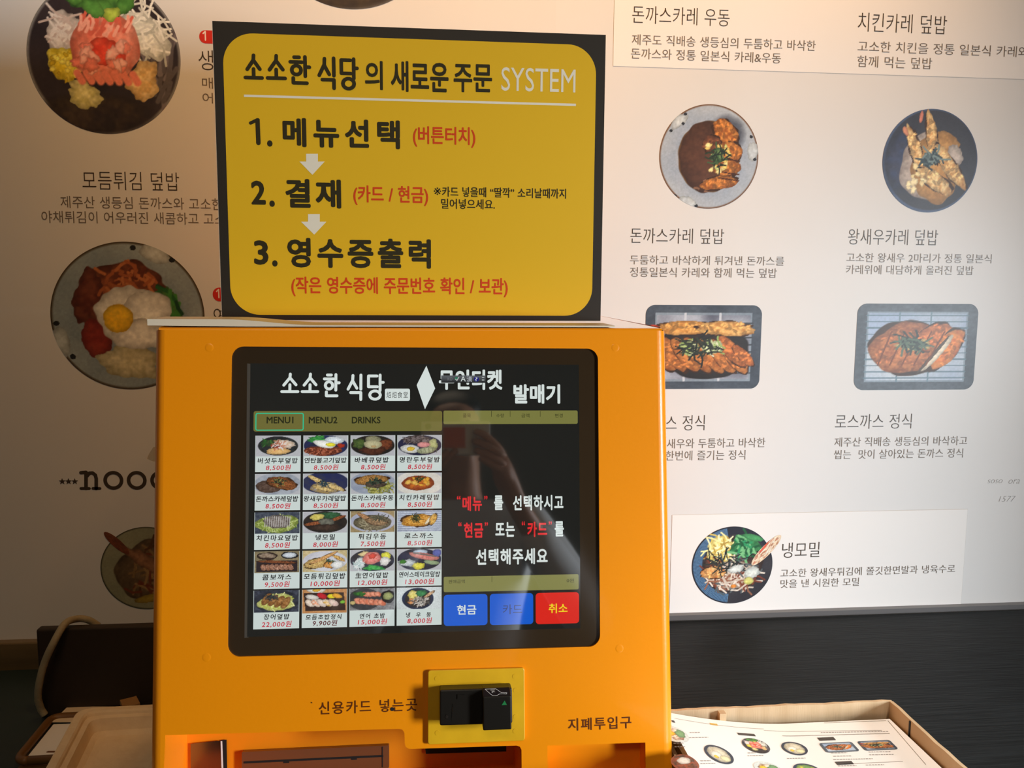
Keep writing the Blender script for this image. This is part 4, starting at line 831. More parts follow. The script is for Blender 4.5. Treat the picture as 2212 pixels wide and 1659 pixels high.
for i, (nm, pr, rc, a0, a1) in enumerate(TN):
    c_, r_ = i % 4, i // 4; u0, u1, v1, v0 = ul[c_], ur[c_], vt[r_], vbm[r_]; W_, H_ = u1 - u0, v1 - v0
    mb = MB(); poly(mb, SCR, [(u0, v0), (u1, v0), (u1, v1), (u0, v1)], 1.2e-4, M_SCREEN, TIL)
    pf = .57 if i != 17 else .62
    picture(mb, SCR, (u0 + u1) / 2, v1 - H_ * pf / 2, W_ * .49, H_ * pf / 2, rc, M_SCREEN, shape='rect', n=84, h=1.6e-4, ax=1.6, seed=i + 3, gain=.93)
    ny1, ny0, py1, py0 = (.61, .765, .80, .965) if i < 16 else ((.615, .76, .80, .965) if i == 16 else (.655, .79, .80, .96))
    trk = .12 if len(nm) < 7 else 0.03
    if nm == '냉우동': trk = 1.0
    text_uv(mb, SCR, nm, u0 + W_ * a0, v1 - H_ * ny0, u0 + W_ * a1 - .001, v1 - H_ * ny1, M_SCREEN, lin((20, 22, 26)), w=.02, h=1.8e-4, track=trk, shear=.12)
    pc = (96, 40, 44) if i == 17 else (200, 44, 64)
    wx = .54 if len(pr) == 6 else .64
    text_uv(mb, SCR, pr, u0 + W_ * (.5 - wx / 2), v1 - H_ * py0, u0 + W_ * (.5 + wx / 2), v1 - H_ * py1, M_SCREEN, lin(pc), w=.015, h=1.8e-4, track=.08, shear=.15)
    mb.build('menu_tile', disp)

# card reader
def kbox(mb, fr, px, h0, h1, m, r=0.0, n=4):
    q = [fr.uv(*t) for t in px]; cu = sum(t[0] for t in q) / 4; cv = sum(t[1] for t in q) / 4
    if r > 0:
        out = []
        for i in range(4):
            a = np.array(q[i - 1]); c = np.array(q[i]); d = np.array(q[(i + 1) % 4]); e1 = (a - c) / np.linalg.norm(a - c); e2 = (d - c) / np.linalg.norm(d - c)
            for k in range(n + 1):
                t = k / n; out.append(tuple((1 - t) ** 2 * (c + e1 * r) + 2 * t * (1 - t) * c + t * t * (c + e2 * r)))
        q = out
    k = len(q); A = np.array(q)
    mb.add(np.concatenate([fr.pt(A[:, 0], A[:, 1], h0), fr.pt(A[:, 0], A[:, 1], h1)]), [(i, (i + 1) % k, k + (i + 1) % k, k + i) for i in range(k)] + [tuple(range(k, 2 * k))], m)
mb = MB(); kbox(mb, KIO, [(924, 1605.5), (1133, 1597), (1132, 1440.5), (924.5, 1446)], 0, .004, M['yplate'], .003)
rp = mb.build('reader_plate', K_, bevel=.0007, label='yellow raised mounting plate')
KR = Fr(KIO.pt(0, 0, .004), KIO.U, KIO.V)
for px, py in ((944, 1466), (1112, 1461), (1114, 1491), (1114, 1548), (1113, 1579), (945, 1583)):
    mb = MB(); u, v = KR.uv(px, py); n = 16; P_ = np.array([(u + .0024 * math.cos(t), v + .0024 * math.sin(t)) for t in np.linspace(0, 6.283, n + 1)[:-1]])
    mb.add(np.concatenate([KR.pt(P_[:, 0], P_[:, 1], 0), KR.pt(P_[:, 0], P_[:, 1], .00022)]), [(i, (i + 1) % n, n + (i + 1) % n, n + i) for i in range(n)] + [tuple(range(n, 2 * n))], M['yplate']); mb.build('rivet', rp)
RF = Fr(KIO.pt(0, 0, .020), KIO.U, KIO.V)
mb = MB(); kbox(mb, RF, [(950, 1568), (1107, 1563), (1106, 1486), (950, 1491)], -.016, 0, M['black'], .002)
rb = mb.build('reader_body', K_, bevel=.0012, label='black glossy card reader body')
RF2 = Fr(KIO.pt(0, 0, .030), KIO.U, KIO.V)
m0, mt = RF2.uv(1043, 1506); m1, mbv = RF2.uv(1105, 1576); _, mtb = RF.uv(1043, 1487)
mb = MB(); A_ = [KIO.pt(m0, mbv, .008), KIO.pt(m1, mbv, .008), KIO.pt(m1, mtb, .008), KIO.pt(m0, mtb, .008)]
B_ = [KIO.pt(m0, mbv, .030), KIO.pt(m1, mbv, .030), KIO.pt(m1, mt, .030), KIO.pt(m0, mt, .030)]; C_ = [KIO.pt(m1, mtb, .0195), KIO.pt(m0, mtb, .0195)]
mb.add(A_ + B_ + C_, [(0, 3, 2, 1), (4, 5, 6, 7), (0, 1, 5, 4), (1, 2, 8, 6, 5), (3, 0, 4, 7, 9), (7, 6, 8, 9), (2, 3, 9, 8)], M['black'])
mo = mb.build('reader_mouth', rb, bevel=.0012, seg=3)
mb = MB(); pxpoly(mb, RF2, [(1090, 1513), (1083.5, 1523), (1095, 1522.5)], .0003, M['green']); mb.build('green_arrow', rb, label='small green triangle')
vv = KIO.pt(m0, mtb, .0195) - KIO.pt(m0, mt, .030); Lv = np.linalg.norm(vv); TF = Fr(B_[3], KIO.U, vv / Lv)
mb = MB(); W_ = m1 - m0
def tl(pts, w=.0005): stroke(mb, TF, [(a * W_, c * Lv) for a, c in pts], w, .0003, M['white'], n=3)
tl([(.10, .86), (.30, .22), (.36, .10), (.50, .10), (.60, .26), (.78, .26)]); tl([(.10, .86), (.48, .86), (.66, .40), (.86, .36), (.84, .22), (.70, .26)])
tl([(.30, .72), (.44, .72)], .0007); tl([(.38, .60), (.36, .42)]); tl([(.32, .50), (.38, .60), (.44, .50)])
mb.build('card_symbol', rb, label='white outline card symbol')
mb = MB(); u, v = RF.uv(965, 1548); poly(mb, RF, [(u + .0013 * math.cos(t), v + .002 * math.sin(t)) for t in np.linspace(0, 6.283, 13)[:-1]], .0004, M['metal']); u, v = RF.uv(978, 1534); stroke(mb, RF, [(u, v + .003), (u, v - .003)], .0008, .0004, M['metal'])
kbox(mb, RF, [(975, 1556), (982, 1556), (985, 1522), (978, 1520)], -.0005, .0003, M['black']); kbox(mb, RF, [(988, 1510), (1005, 1510), (1005, 1500), (988, 1500)], -.0005, .0008, M['black']); mb.build('status_lamp', rb)
# bit of tape at the left side, behind the front edge
b = MB(); xs = KIO.pt(-KW, 0)[0]; q1 = G(329, 968, 0); 
def sidept(px, py, y): w_ = RM @ _ray(px, py); t = (y - EYE[1]) / w_[1]; return EYE + w_ * t
pa = [sidept(331, 966, .90), sidept(322, 980, .90), sidept(317, 991, .90), sidept(331, 997, .90)]
pb = [q + np.array([.02, .004, 0]) for q in pa]
b.add(pa + [q + np.array([0, .001, 0]) for q in pa], [(0, 1, 2, 3), (7, 6, 5, 4), (0, 4, 5, 1), (1, 5, 6, 2), (2, 6, 7, 3)], M['foam'])
b.add([pa[0], pa[3], (xs + .001, .905, pa[3][2]), (xs + .001, .905, pa[0][2])], [(0, 1, 2, 3)], M['foam']); b.build('tape_end', K_, label='torn cream tape end at the left edge')

# ------------------------------------------------------------------ white strip on the kiosk top, curled at its left end
r = thing('plastic_strip', (0, .90, ZT), 'white plastic strip lying along the top front edge of the kiosk, left end curled up', 'strip')
b = MB(); n = 60; vs = []; xa = -0.2735; xb = 0.193
for i in range(n + 1):
    t = i / n; x = xa + (xb - xa) * t
    k = min(1, max(0, (.345 - t) / .19)); k = k * k * (3 - 2 * k); z0_ = ZT + .0004 + .0010 * max(0, 1 - t / .2); z1_ = ZT + .0020 + .0056 * k
    for yy, zz in ((te[1] - .0015, z0_), (te[1] - .0015, z1_), (.935, z1_), (.935, z0_)): vs.append((x, yy, zz))
fs = []
for i in range(n):
    for j in range(4): a = i * 4 + j; c_ = i * 4 + (j + 1) % 4; fs.append((a, a + 4, c_ + 4, c_))
fs += [(0, 1, 2, 3), tuple(n * 4 + j for j in (3, 2, 1, 0))]
b.add(vs, fs, M['strip'], smooth=False); b.build('strip_body', r)

# ------------------------------------------------------------------ the sign
sx0, sz0, sx1, sz1 = -.2205, .0006, .1936, .3125
sgn = thing('instruction_sign', ((sx0 + sx1) / 2, .955, ZT + .003), 'yellow and black foam-board ordering sign standing on top of the orange kiosk', 'sign')
b = MB(); b.box((sx0, .9504, ZT + .0028), (sx1, .9554, ZT + sz1), M['signcore'])
bo = b.build('board', sgn)
b = MB(); poly(b, SIGN, [(sx0 + .0004, sz0 + .003), (sx1, sz0 + .003), (sx1, sz1), (sx0 + .0004, sz1)], 1.5e-4, M['signblack']); b.build('black_border', sgn)
u0, v1 = SIGN.uv(482, 73.5); yu0 = SIGN.uv(490, 380)[0]; yu1 = SIGN.uv(1283.5, 380)[0]; yv1 = SIGN.uv(880, 84)[1]; yv0 = SIGN.uv(880, 681)[1]
b = MB(); poly(b, SIGN, rrect(yu0, yv0, yu1, yv1, .031, 14), 3e-4, M_SIGNINK, lin((232, 182, 30))); b.build('yellow_panel', sgn, label='yellow rounded printed panel')
SI = lin((48, 42, 20)); SW = lin((238, 228, 205)); SR = lin((214, 66, 22))
def stext(s_, x0, x1, yt, yb, c_, name='text_line', **k): mb = MB(); text(mb, SIGN, s_, x0, x1, yt, yb, M_SIGNINK, c_, h=4.5e-4, **k); return mb.build(name, sgn)
mb = MB()
for k, x0, x1, yt, yb in (('so', 525, 569, 115, 174), ('so', 573, 619, 116, 175), ('han', 622, 672, 118, 184), ('sik', 685, 726, 121, 194), ('dang', 731, 775, 123, 196)): logo(mb, SIGN, k, x0, x1, yt, yb, .0038, 4.5e-4, M_SIGNINK, SI)
mb.build('restaurant_name', sgn)
stext('의', 788, 827, 131, 194, SI, w=.02); stext('새로운', 844, 969, 131, 198, SI, w=.025); stext('주문', 980, 1063, 137, 199, SI, w=.022); stext('SYSTEM', 1083, 1243, 145, 196, SW, w=.0)
mb = MB(); a = SIGN.uv(527, 207); c_ = SIGN.uv(1244, 224); poly(mb, SIGN, [(a[0], a[1] - .0012), (c_[0], a[1] - .0012), (c_[0], a[1] + .0012), (a[0], a[1] + .0012)], 4.5e-4, M_SIGNINK, SW); mb.build('white_rule', sgn)
mb = MB(); stroke(mb, SIGN, [SIGN.uv(541.5, 266), SIGN.uv(556, 259), SIGN.uv(558, 259)], .0034, 4.5e-4, M_SIGNINK, SI); stroke(mb, SIGN, [SIGN.uv(556.5, 260), SIGN.uv(558.5, 309)], .0046, 4.6e-4, M_SIGNINK, SI); mb.build('text_line', sgn); stext('.', 577, 589, 303, 317, SI, w=.02); stext('메뉴선택', 610, 864, 254, 317, SI, w=.035, track=.16); stext('(버튼터치)', 892, 1027, 272, 317, SR, w=.02)
stext('2', 542, 574, 390, 442, SI, w=.03); stext('.', 582, 594, 433, 447, SI, w=.02); stext('결재', 616, 737, 386, 449, SI, w=.035, track=.1); stext('(카드 / 현금)', 763, 925, 400, 443, SR, w=.02)
stext('※', 937, 953, 405, 421, SI); stext('카드 넣을때 “딸깍” 소리날때까지', 955, 1223, 403, 425, SI, w=.015); stext('밀어넣으세요.', 953, 1069, 429, 451, SI, w=.015)
stext('3', 548, 580, 519, 572, SI, w=.03); stext('.', 588, 600, 562, 576, SI, w=.02); stext('영수증출력', 620, 931, 513, 578, SI, w=.035, track=.12); stext('(작은 영수증에 주문번호 확인 / 보관)', 629, 1097, 597, 640, SR, w=.02)
for ar in ([(540, 762), (505, 803), (573, 873), (638, 805)], [(550, 1080), (513, 1120), (583, 1188), (647, 1124)]):
    mb = MB(); P_ = [(440 + x / 2.44, 20 + y / 2.44) for x, y in ar]; (ax_, ay), (bx, by), (cx_, cy_), (dx, dy) = P_
    pxpoly(mb, SIGN, [(ax_, ay), (ax_, by), (bx, by), (cx_, cy_), (dx, by), (ax_ + 25.5, by), (ax_ + 25.5, ay)], 4.5e-4, M_SIGNINK, SW); mb.build('white_arrow', sgn)

# ------------------------------------------------------------------ cardboard box of menu sheets, right
bz = EYE[2] - .471; far = G(1925, 1511, bz); XBR = far[0]; YBF = far[1]; XBL = KTR[0] + .004; YBN = .46; tk = .004
r = thing('cardboard_box', ((XBL + XBR) / 2, .7, TZ), 'shallow open cardboard box on the black counter, right of the kiosk', 'box')
b = MB(); b.box((XBL, YBN, TZ), (XBR, YBF, TZ + tk), M['cardboard']); b.build('box_base', r)
for nm, lo_, hi_ in (('box_side', (XBL, YBF - tk, TZ + tk), (XBR, YBF, bz)), ('box_side', (XBR - tk, YBN, TZ + tk), (XBR, YBF - tk, bz)), ('box_side', (XBL, YBN, TZ + tk), (XBL + tk, YBF - tk, bz - .012)), ('box_side', (XBL + tk, YBN, TZ + tk), (XBR - tk, YBN + tk, bz))):
    b = MB(); # slightly wavy torn rim
    x0, y0, z0 = lo_; x1, y1, z1 = hi_; longx = (x1 - x0) > (y1 - y0); k = 24; vs = []
    for i in range(k + 1):
        t = i / k; dz = .0004 * math.sin(t * 19 + x0 * 40) + .0004 * math.sin(t * 61)
        if longx: xx = x0 + (x1 - x0) * t; vs += [(xx, y0, z0), (xx, y1, z0), (xx, y1, z1 + dz), (xx, y0, z1 + dz)]
        else: yy = y0 + (y1 - y0) * t; vs += [(x0, yy, z0), (x1, yy, z0), (x1, yy, z1 + dz), (x0, yy, z1 + dz)]
    fs = []
    for i in range(k):
        for j in range(4): a = i * 4 + j; c_ = i * 4 + (j + 1) % 4; fs.append((a, c_, c_ + 4, a + 4) if longx else (a, a + 4, c_ + 4, c_))
    fs += [(0, 1, 2, 3), tuple(k * 4 + j for j in (3, 2, 1, 0))]
    b.add(vs, fs, M['cardboard']); b.build(nm, r)
b = MB(); fx = G(1548, 1516, bz)[0]; b.box((fx - .004, YBF - .012, TZ + .01), (fx + .003, YBF - tk, bz - .002), M['cardboard']); b.build('corner_flap', r)
b = MB(); fy = G(1960, 1556, bz)[1]; b.box((XBR - tk - .0012, fy - .001, TZ + .01), (XBR - tk, fy + .001, bz - .001), M['dark']); b.build('fold_slit', r)
SHZ = EYE[2] - .488; c0 = G(1922, 1553, SHZ); XS1, YS1 = c0[0], c0[1]; XS0 = XBL + .006; YS0 = YBN + .02
XK = G(1690, 1552, SHZ)[0]
def curl(x, y): t = np.clip((XK - x) / (XK - XS0), 0, 1); return .0205 * t ** 1.7
def sheet(name, label, dz, inset, prints=True):
    rr = thing(name, ((XS0 + XS1) / 2, .7, SHZ + dz), label, 'paper')
    n = 28; X_, Y_ = np.meshgrid(np.linspace(XS0, XS1 - inset, n + 1), np.linspace(YS0, YS1 - inset, 9)); X_, Y_ = X_.ravel(), Y_.ravel()
    Z_ = SHZ + dz + curl(X_, Y_); i = (np.arange(n)[None, :] + np.arange(8)[:, None] * (n + 1)).ravel()
    b = MB(); b.add(np.stack([X_, Y_, Z_], 1), np.stack([i, i + 1, i + n + 2, i + n + 1], 1).tolist(), M['paper'], smooth=True); b.build('paper_sheet', rr); return rr
for k in range(3): sheet('menu_sheet', ['white menu sheet directly beneath the printed top one in the cardboard box', 'white menu sheet third from the top in the cardboard box', 'white menu sheet lowest in the cardboard box pile'][k], -.003 * (k + 1), .004 + .003 * k)
MS = sheet('menu_sheet', 'white printed menu sheet on top of the pile in the cardboard box, small dish photos', 0, 0)
SH = Fr((0, 0, SHZ), (1, 0, 0), (0, 1, 0), zf=curl)
b = MB(); GY = lin((150, 140, 128))
def spx(x, y):
    u, v = SH.uv(x, y)
    for _ in range(6):
        zc = curl(u, v); q_p = G(x, y, SHZ + float(zc)); u, v = q_p[0], q_p[1]
    return u, v
def hline(x0, y0, x1, y1, w, c_, h=3e-4):
    a = np.array(spx(x0, y0)); d = np.array(spx(x1, y1)); k = 14; pts = [a + (d - a) * i / k for i in range(k + 1)]
    for i in range(k): stroke(b, SH, [pts[i], pts[i + 1]], w, h, M_PRINT, c_, caps=False)
hline(1457, 1552, 1650, 1575, .0006, GY); hline(1650, 1578, 1905, 1578, .0006, GY); hline(1690, 1590, 1922, 1584.5, .0009, GY); hline(1822, 1651, 1950, 1645, .0006, GY)
hline(1918, 1557, 2000, 1652, .0006, GY); hline(1780, 1562, 1914, 1557, .0006, GY)
hline(1466, 1535, 1548, 1545, .0014, lin((240, 214, 140))); hline(1534, 1564, 1550, 1566, .004, lin((226, 180, 70)))
b.build('printed_rules', MS)['kind'] = 'stuff'
for x0, y0, x1, y1 in ((1592, 1583, 1633, 1591), (1765, 1594, 1806, 1599), (1803, 1646, 1845, 1651), (1450, 1556, 1459, 1562)):
    b = MB(); a = spx(x0, y0); d = spx(x1, y1); poly(b, SH, [(a[0], d[1]), (d[0], d[1]), (d[0], a[1]), (a[0], a[1])], 3e-4, M_PRINT, lin((70, 64, 58))); b.build('heading_tag', MS)
b = MB(); rnd = random.Random(3)
for x0, x1, y in ((1773, 1920, 1583), (1490, 1512, 1583), (1488, 1530, 1594), (1615, 1632, 1627), (1615, 1650, 1633), (1700, 1740, 1639), (1795, 1830, 1627), (1800, 1840, 1634), (1876, 1925, 1625), (1878, 1930, 1631), (1800, 1885, 1641), (1810, 1850, 1655), (1870, 1910, 1653), (1513, 1535, 1644), (1513, 1545, 1650), (1457, 1480, 1614), (1455, 1478, 1606)):
    x = x0
    while x < x1:
        w_ = rnd.uniform(3, 6); hline(x, y - (x - x0) * .02, min(x + w_, x1), y - (x + w_ - x0) * .02, .0011, lin((150, 142, 134))); x += w_ + 1.6
b.build('small_print', MS)['kind'] = 'stuff'
def sdish(x0, y0, x1, y1, rc, shape='disc', n=40, rim=None):
    mb = MB(); a = spx(x0, (y0 + y1) / 2); d = spx(x1, (y0 + y1) / 2); t_ = spx((x0 + x1) / 2, y0); q2 = spx((x0 + x1) / 2, y1)
    picture(mb, SH, (a[0] + d[0]) / 2, (t_[1] + q2[1]) / 2, (d[0] - a[0]) / 2, (t_[1] - q2[1]) / 2, rc, M_PRINT, shape=shape, n=n, h=4e-4); mb.build('dish_picture', MS)
def d_whiteplate(p): p.blob(0, 0, 2, 2, (206, 214, 210)).blob(0, 0, .7, .7, (150, 90, 60), (240, 232, 214), 0, .2, 3); p.blob(.4, .1, .4, .5, (120, 160, 110), None, 0, .2); p.blob(-.3, .1, .3, .3, (240, 200, 60))
def d_egg2(p): p.blob(0, 0, 2, 2, (50, 56, 70)).blob(0, 0, .8, .8, (190, 180, 150), (220, 214, 190), 0, .1, 3); p.blob(-.2, -.1, .4, .4, (240, 236, 220)); p.blob(-.3, -.3, .16, .16, (236, 200, 70)); p.blob(.3, -.4, .4, .3, (230, 224, 180))
def d_meat2(p): p.blob(0, 0, 2, 2, (150, 80, 50)).blob(0, 0, .9, .9, (96, 70, 50), (170, 90, 60), 0, .2, 4); p.blob(0, .25, .5, .4, (244, 238, 226))
def d_yel(p): p.blob(0, 0, 2, 2, (50, 60, 80)).blob(0, 0, .8, .8, (230, 210, 80), (120, 160, 90), 0, .2, 3)
sdish(1430, 1570, 1485, 1604, d_whiteplate); sdish(1526, 1612, 1580, 1649, d_egg2); sdish(1606, 1596, 1660, 1627, d_salmon); sdish(1690, 1603, 1743, 1632, d_egg2)
sdish(1775, 1604, 1850, 1625, lambda p_: d_tray(p_, 2), 'rrect'); sdish(1858, 1600, 1933, 1621, lambda p_: d_tray(p_, 1), 'rrect'); sdish(1450, 1630, 1508, 1668, d_meat2); sdish(1632, 1647, 1688, 1677, d_whiteplate); sdish(1716, 1650, 1772, 1680, d_yel)

# ------------------------------------------------------------------ left: black case, cable, tray with papers, foam tray, wood piece
f0 = G(96, 1550, SZ); f1 = G(88, 1350, EYE[2] - .447)
bt = EYE[2] - .4535; yF = f0[1]
xB = G(86, 1352, bt)[0]
r = thing('black_panel', (-.45, yF, SZ), 'thin upright matt black panel standing on the side table left of the kiosk', 'panel')
b = MB(); b.box((xB, yF, SZ), (-.275, yF + .014, bt), M['boxblk']); b.build('panel_body', r, bevel=.003, seg=3)
r = thing('cable', (xB, yF, SZ), 'beige sleeved cable looping over the left corner of the upright black panel', 'cable')
def tube(mb, pts, rad, m, n=12, closed=False):
    P_ = [Vector(t) for t in pts]; vs = []; fs = []; up = Vector((0, 0, 1)); pr = None
    for i, c in enumerate(P_):
        d = (P_[min(i + 1, len(P_) - 1)] - P_[max(i - 1, 0)]).normalized()
        if pr is None: s_ = d.cross(up if abs(d.z) < .9 else Vector((1, 0, 0))).normalized()
        else: s_ = (pr - d * pr.dot(d)).normalized()
        pr = s_; t_ = d.cross(s_)
        rr_ = rad[i] if hasattr(rad, '__len__') else rad
        for k in range(n): a = 2 * math.pi * k / n; q = c + s_ * math.cos(a) * rr_ + t_ * math.sin(a) * rr_; vs.append(tuple(q))
    for i in range(len(P_) - 1):
        for k in range(n): fs.append((i * n + k, i * n + (k + 1) % n, (i + 1) * n + (k + 1) % n, (i + 1) * n + k))
    fs += [tuple(range(n - 1, -1, -1)), tuple((len(P_) - 1) * n + k for k in range(n))]
    mb.add(vs, fs, m, smooth=True)
def spline(pts, n=8):
    out = []; P_ = [np.array(t, float) for t in pts]; P_ = [P_[0]] + P_ + [P_[-1]]
    for i in range(1, len(P_) - 2):
        for k in range(n):
            t = k / n; a, b_, c_, d = P_[i - 1], P_[i], P_[i + 1], P_[i + 2]
            out.append(.5 * ((2 * b_) + (-a + c_) * t + (2 * a - 5 * b_ + 4 * c_ - d) * t * t + (-a + 3 * b_ - 3 * c_ + d) * t ** 3))
    out.append(P_[-2]); return out
cp = [sidept(x, y, yy) for x, y, yy in ((212, 1352, yF + .030), (190, 1339, yF + .024), (165, 1337, yF + .016), (140, 1348, yF - .004), (115, 1390, yF - .02), (97, 1430, yF - .02), (86, 1470, yF - .02), (82, 1505, yF - .016), (88, 1530, yF - .012), (97, 1545, yF - .012))]
b = MB(); tube(b, spline(cp), .0046, M['cable']); b.build('cable_sleeve', r)
# brown rimmed tray with papers
tz = SZ + .018
A0 = G(34, 1634, tz); A1 = G(112, 1540, tz)
d_ = A1 - A0; L_ = np.linalg.norm(d_); d_ /= L_; e_ = np.array([d_[1], -d_[0], 0]); e_ = e_ if e_[0] > 0 else -e_
A2, A3 = A1 + e_ * .12, A0 + e_ * .12
r = thing('serving_tray', tuple((A0 + A2) / 2 - np.array([0, 0, .018])), 'brown rimmed tray holding white papers, partly under the foam tray at lower left', 'tray')
b = MB(); P4 = [A0, A1, A2, A3]; lo4 = [q - np.array([0, 0, .016]) for q in P4]; dn = [q - np.array([0, 0, .0175]) for q in P4]
b.add(lo4 + dn, [(0, 3, 2, 1), (4, 5, 6, 7), (0, 1, 5, 4), (1, 2, 6, 5), (2, 3, 7, 6), (3, 0, 4, 7)], M['woodrim']); b.build('tray_base', r)
b = MB(); cyc = []
for i in range(4):
    a, c, d2 = P4[i - 1], P4[i], P4[(i + 1) % 4]; e1 = (a - c) / np.linalg.norm(a - c); e2 = (d2 - c) / np.linalg.norm(d2 - c)
    for k in range(6): t = k / 5; cyc.append((1 - t) ** 2 * (c + e1 * .014) + 2 * t * (1 - t) * c + t * t * (c + e2 * .014))
cyc = [q - np.array([0, 0, .006]) for q in cyc] + [cyc[0] - np.array([0, 0, .006])]; tube(b, cyc, .0052, M['woodrim']); b.build('tray_rim', r)
def quadsheet(name, cat, label, c, hx, hy, rot, z, m, t=.0006, printcol=None):
    rr = thing(name, (c[0], c[1], z), label, cat); ca_, sa = math.cos(rot), math.sin(rot)
    P_ = [(c[0] + x * ca_ - y * sa, c[1] + x * sa + y * ca_) for x, y in ((-hx, -hy), (hx, -hy), (hx, hy), (-hx, hy))]
    b = MB(); b.add([(x, y, z) for x, y in P_] + [(x, y, z + t) for x, y in P_], [(0, 3, 2, 1), (4, 5, 6, 7), (0, 1, 5, 4), (1, 2, 6, 5), (2, 3, 7, 6), (3, 0, 4, 7)], M[m])
    b.build('paper_sheet', rr); return rr, P_
ang = math.atan2(e_[1], e_[0])
mid = (A0 + A1) / 2 + e_ * .062
pp, _p = quadsheet('paper_leaflet', 'paper', 'white paper leaflet with brown print lying on the brown rimmed tray', mid + d_ * -.002, .055, L_ * .5 - .012, ang, tz - .009, 'paper')
LF = Fr((mid[0], mid[1], tz - .0084), (math.cos(ang), math.sin(ang), 0), (-math.sin(ang), math.cos(ang), 0))
b = MB(); br = lin((120, 78, 50)); stroke(b, LF, [(-.035, -.030), (.03, -.035)], .004, 1e-4, M_PRINT, br); stroke(b, LF, [(-.012, -.012), (-.022, .022), (.04, .022)], .004, 1.5e-4, M_PRINT, br); poly(b, LF, [(-.004, -.014), (.05, -.014), (.05, .016), (-.012, .016)], 8e-5, M_PRINT, lin((190, 140, 92))); b.build('printed_mark', pp)
quadsheet('paper_leaflet', 'paper', 'plain cream paper at the back of the brown rimmed tray, near the black panel', G(196, 1534, tz), .040, .020, ang - .1, tz - .006, 'strip')
quadsheet('wood_offcut', 'wood', 'small tan wood offcut poking up behind the foam tray, against the black panel', G(281, 1522, SZ + .03), .010, .012, .5, SZ + .028, 'kraft', .006)
# foam tray
fz = SZ + .050
B1 = G(168, 1528, fz); B0 = G(96, 1659, fz); dd = (B0 - B1) / np.linalg.norm(B0 - B1); B0 = B1 + dd * .26
ee = np.array([1, .03, 0]); wd = (-.288 - B1[0]); B2 = B1 + ee * wd; B3 = np.array([-.288, B0[1], fz])
r = thing('foam_tray', tuple((B0 + B2) / 2 - np.array([0, 0, .05])), 'cream foam tray with a thick rounded rim, bottom left beside the kiosk', 'tray')
b = MB(); c_ = (B0 + B1 + B2 + B3) / 4
def loop(s_, z, rr_):
    out = []; Q = [c_ + (q - c_) * 1 for q in (B0, B1, B2, B3)]
    Q2 = []
    for i in range(4):
        a, q, d2 = Q[i - 1], Q[i], Q[(i + 1) % 4]; e1 = (a - q) / np.linalg.norm(a - q); e2 = (d2 - q) / np.linalg.norm(d2 - q); Q2.append(q + (e1 + e2) * s_)
    for i in range(4):
        a, q, d2 = Q2[i - 1], Q2[i], Q2[(i + 1) % 4]; e1 = (a - q) / np.linalg.norm(a - q); e2 = (d2 - q) / np.linalg.norm(d2 - q)
        for k in range(7): t = k / 6; pnt = (1 - t) ** 2 * (q + e1 * rr_) + 2 * t * (1 - t) * q + t * t * (q + e2 * rr_); out.append((pnt[0], pnt[1], z))
    return out
prof = [(.010, SZ + .001, .02), (.004, SZ + .02, .02), (0, fz - .004, .02), (.001, fz - .001, .02), (.003, fz, .02), (.011, fz, .016), (.013, fz - .002, .015), (.014, fz - .005, .015), (.020, fz - .006, .014), (.024, fz - .020, .013), (.030, fz - .024, .012)]
vs = []; fs = []
for s_, z, rr_ in prof: vs += loop(s_, z, rr_)
m_ = 28
for i in range(len(prof) - 1):
    for k in range(m_): fs.append((i * m_ + k, (i + 1) * m_ + k, (i + 1) * m_ + (k + 1) % m_, i * m_ + (k + 1) % m_))
fs.append(tuple((len(prof) - 1) * m_ + k for k in range(m_ - 1, -1, -1))); fs.append(tuple(range(m_)))
b.add(vs, fs, M['foam'], smooth=False); b.build('tray_shell', r)

# ------------------------------------------------------------------ ceiling spot (above the frame)
for x_, lb_ in ((.50, 'small warm ceiling spotlight above the right menu poster'), (-.12, 'small warm ceiling spotlight above the left menu poster and sign')):
    r = thing('ceiling_spotlight', (x_, .84, HC), lb_, 'lamp', 'ceiling spotlights over the menu wall')
    b = MB(); tube(b, [(x_, .84, HC), (x_, .84, HC - .36)], .008, M['frame']); b.build('stem', r)
    b = MB(); tube(b, [(x_, .84, HC - .36), (x_, .84, HC - .44)], .04, M['frame'], 20); b.build('lamp_head', r)

# ------------------------------------------------------------------ the photographer, seen only as a reflection in the display
def E_(x, y, z): return (x, y, EYE[2] + z)
def skin(name, joints, edges, m, parent, sub=2, root=0):
    me = bpy.data.meshes.new(name); off = root_offset(parent)
    me.from_pydata([tuple(Vector(j[0]) - off) for j in joints], edges, []); me.materials.append(m)
    o = bpy.data.objects.new(name, me); COL.objects.link(o)
    md = o.modifiers.new('s', 'SKIN'); md.use_smooth_shade = True
    for i, j in enumerate(joints):
        sv = me.skin_vertices[0].data[i]; rr_ = j[1]; sv.radius = rr_ if isinstance(rr_, tuple) else (rr_, rr_); sv.use_root = (i == root)
    ss = o.modifiers.new('u', 'SUBSURF'); ss.levels = sub; ss.render_levels = sub
    dg = bpy.context.evaluated_depsgraph_get(); dg.update()
    nm_ = bpy.data.meshes.new_from_object(o.evaluated_get(dg)); nm_.materials.clear(); nm_.materials.append(m)
    for q in nm_.polygons: q.use_smooth = True; q.material_index = 0
    o.modifiers.clear(); o.data = nm_; nm_.name = name; o.parent = parent; return o
PR_ = thing('person', (.08, -.5, 0), 'person in a pale grey shirt holding up a phone, reflected in the display', 'person')
J = []; Ed = []
def jn(p_, r_, par=None): J.append((p_, r_)); 
def add(p_, r_, par):
    J.append((p_, r_)); i = len(J) - 1
    if par is not None: Ed.append((par, i))
    return i
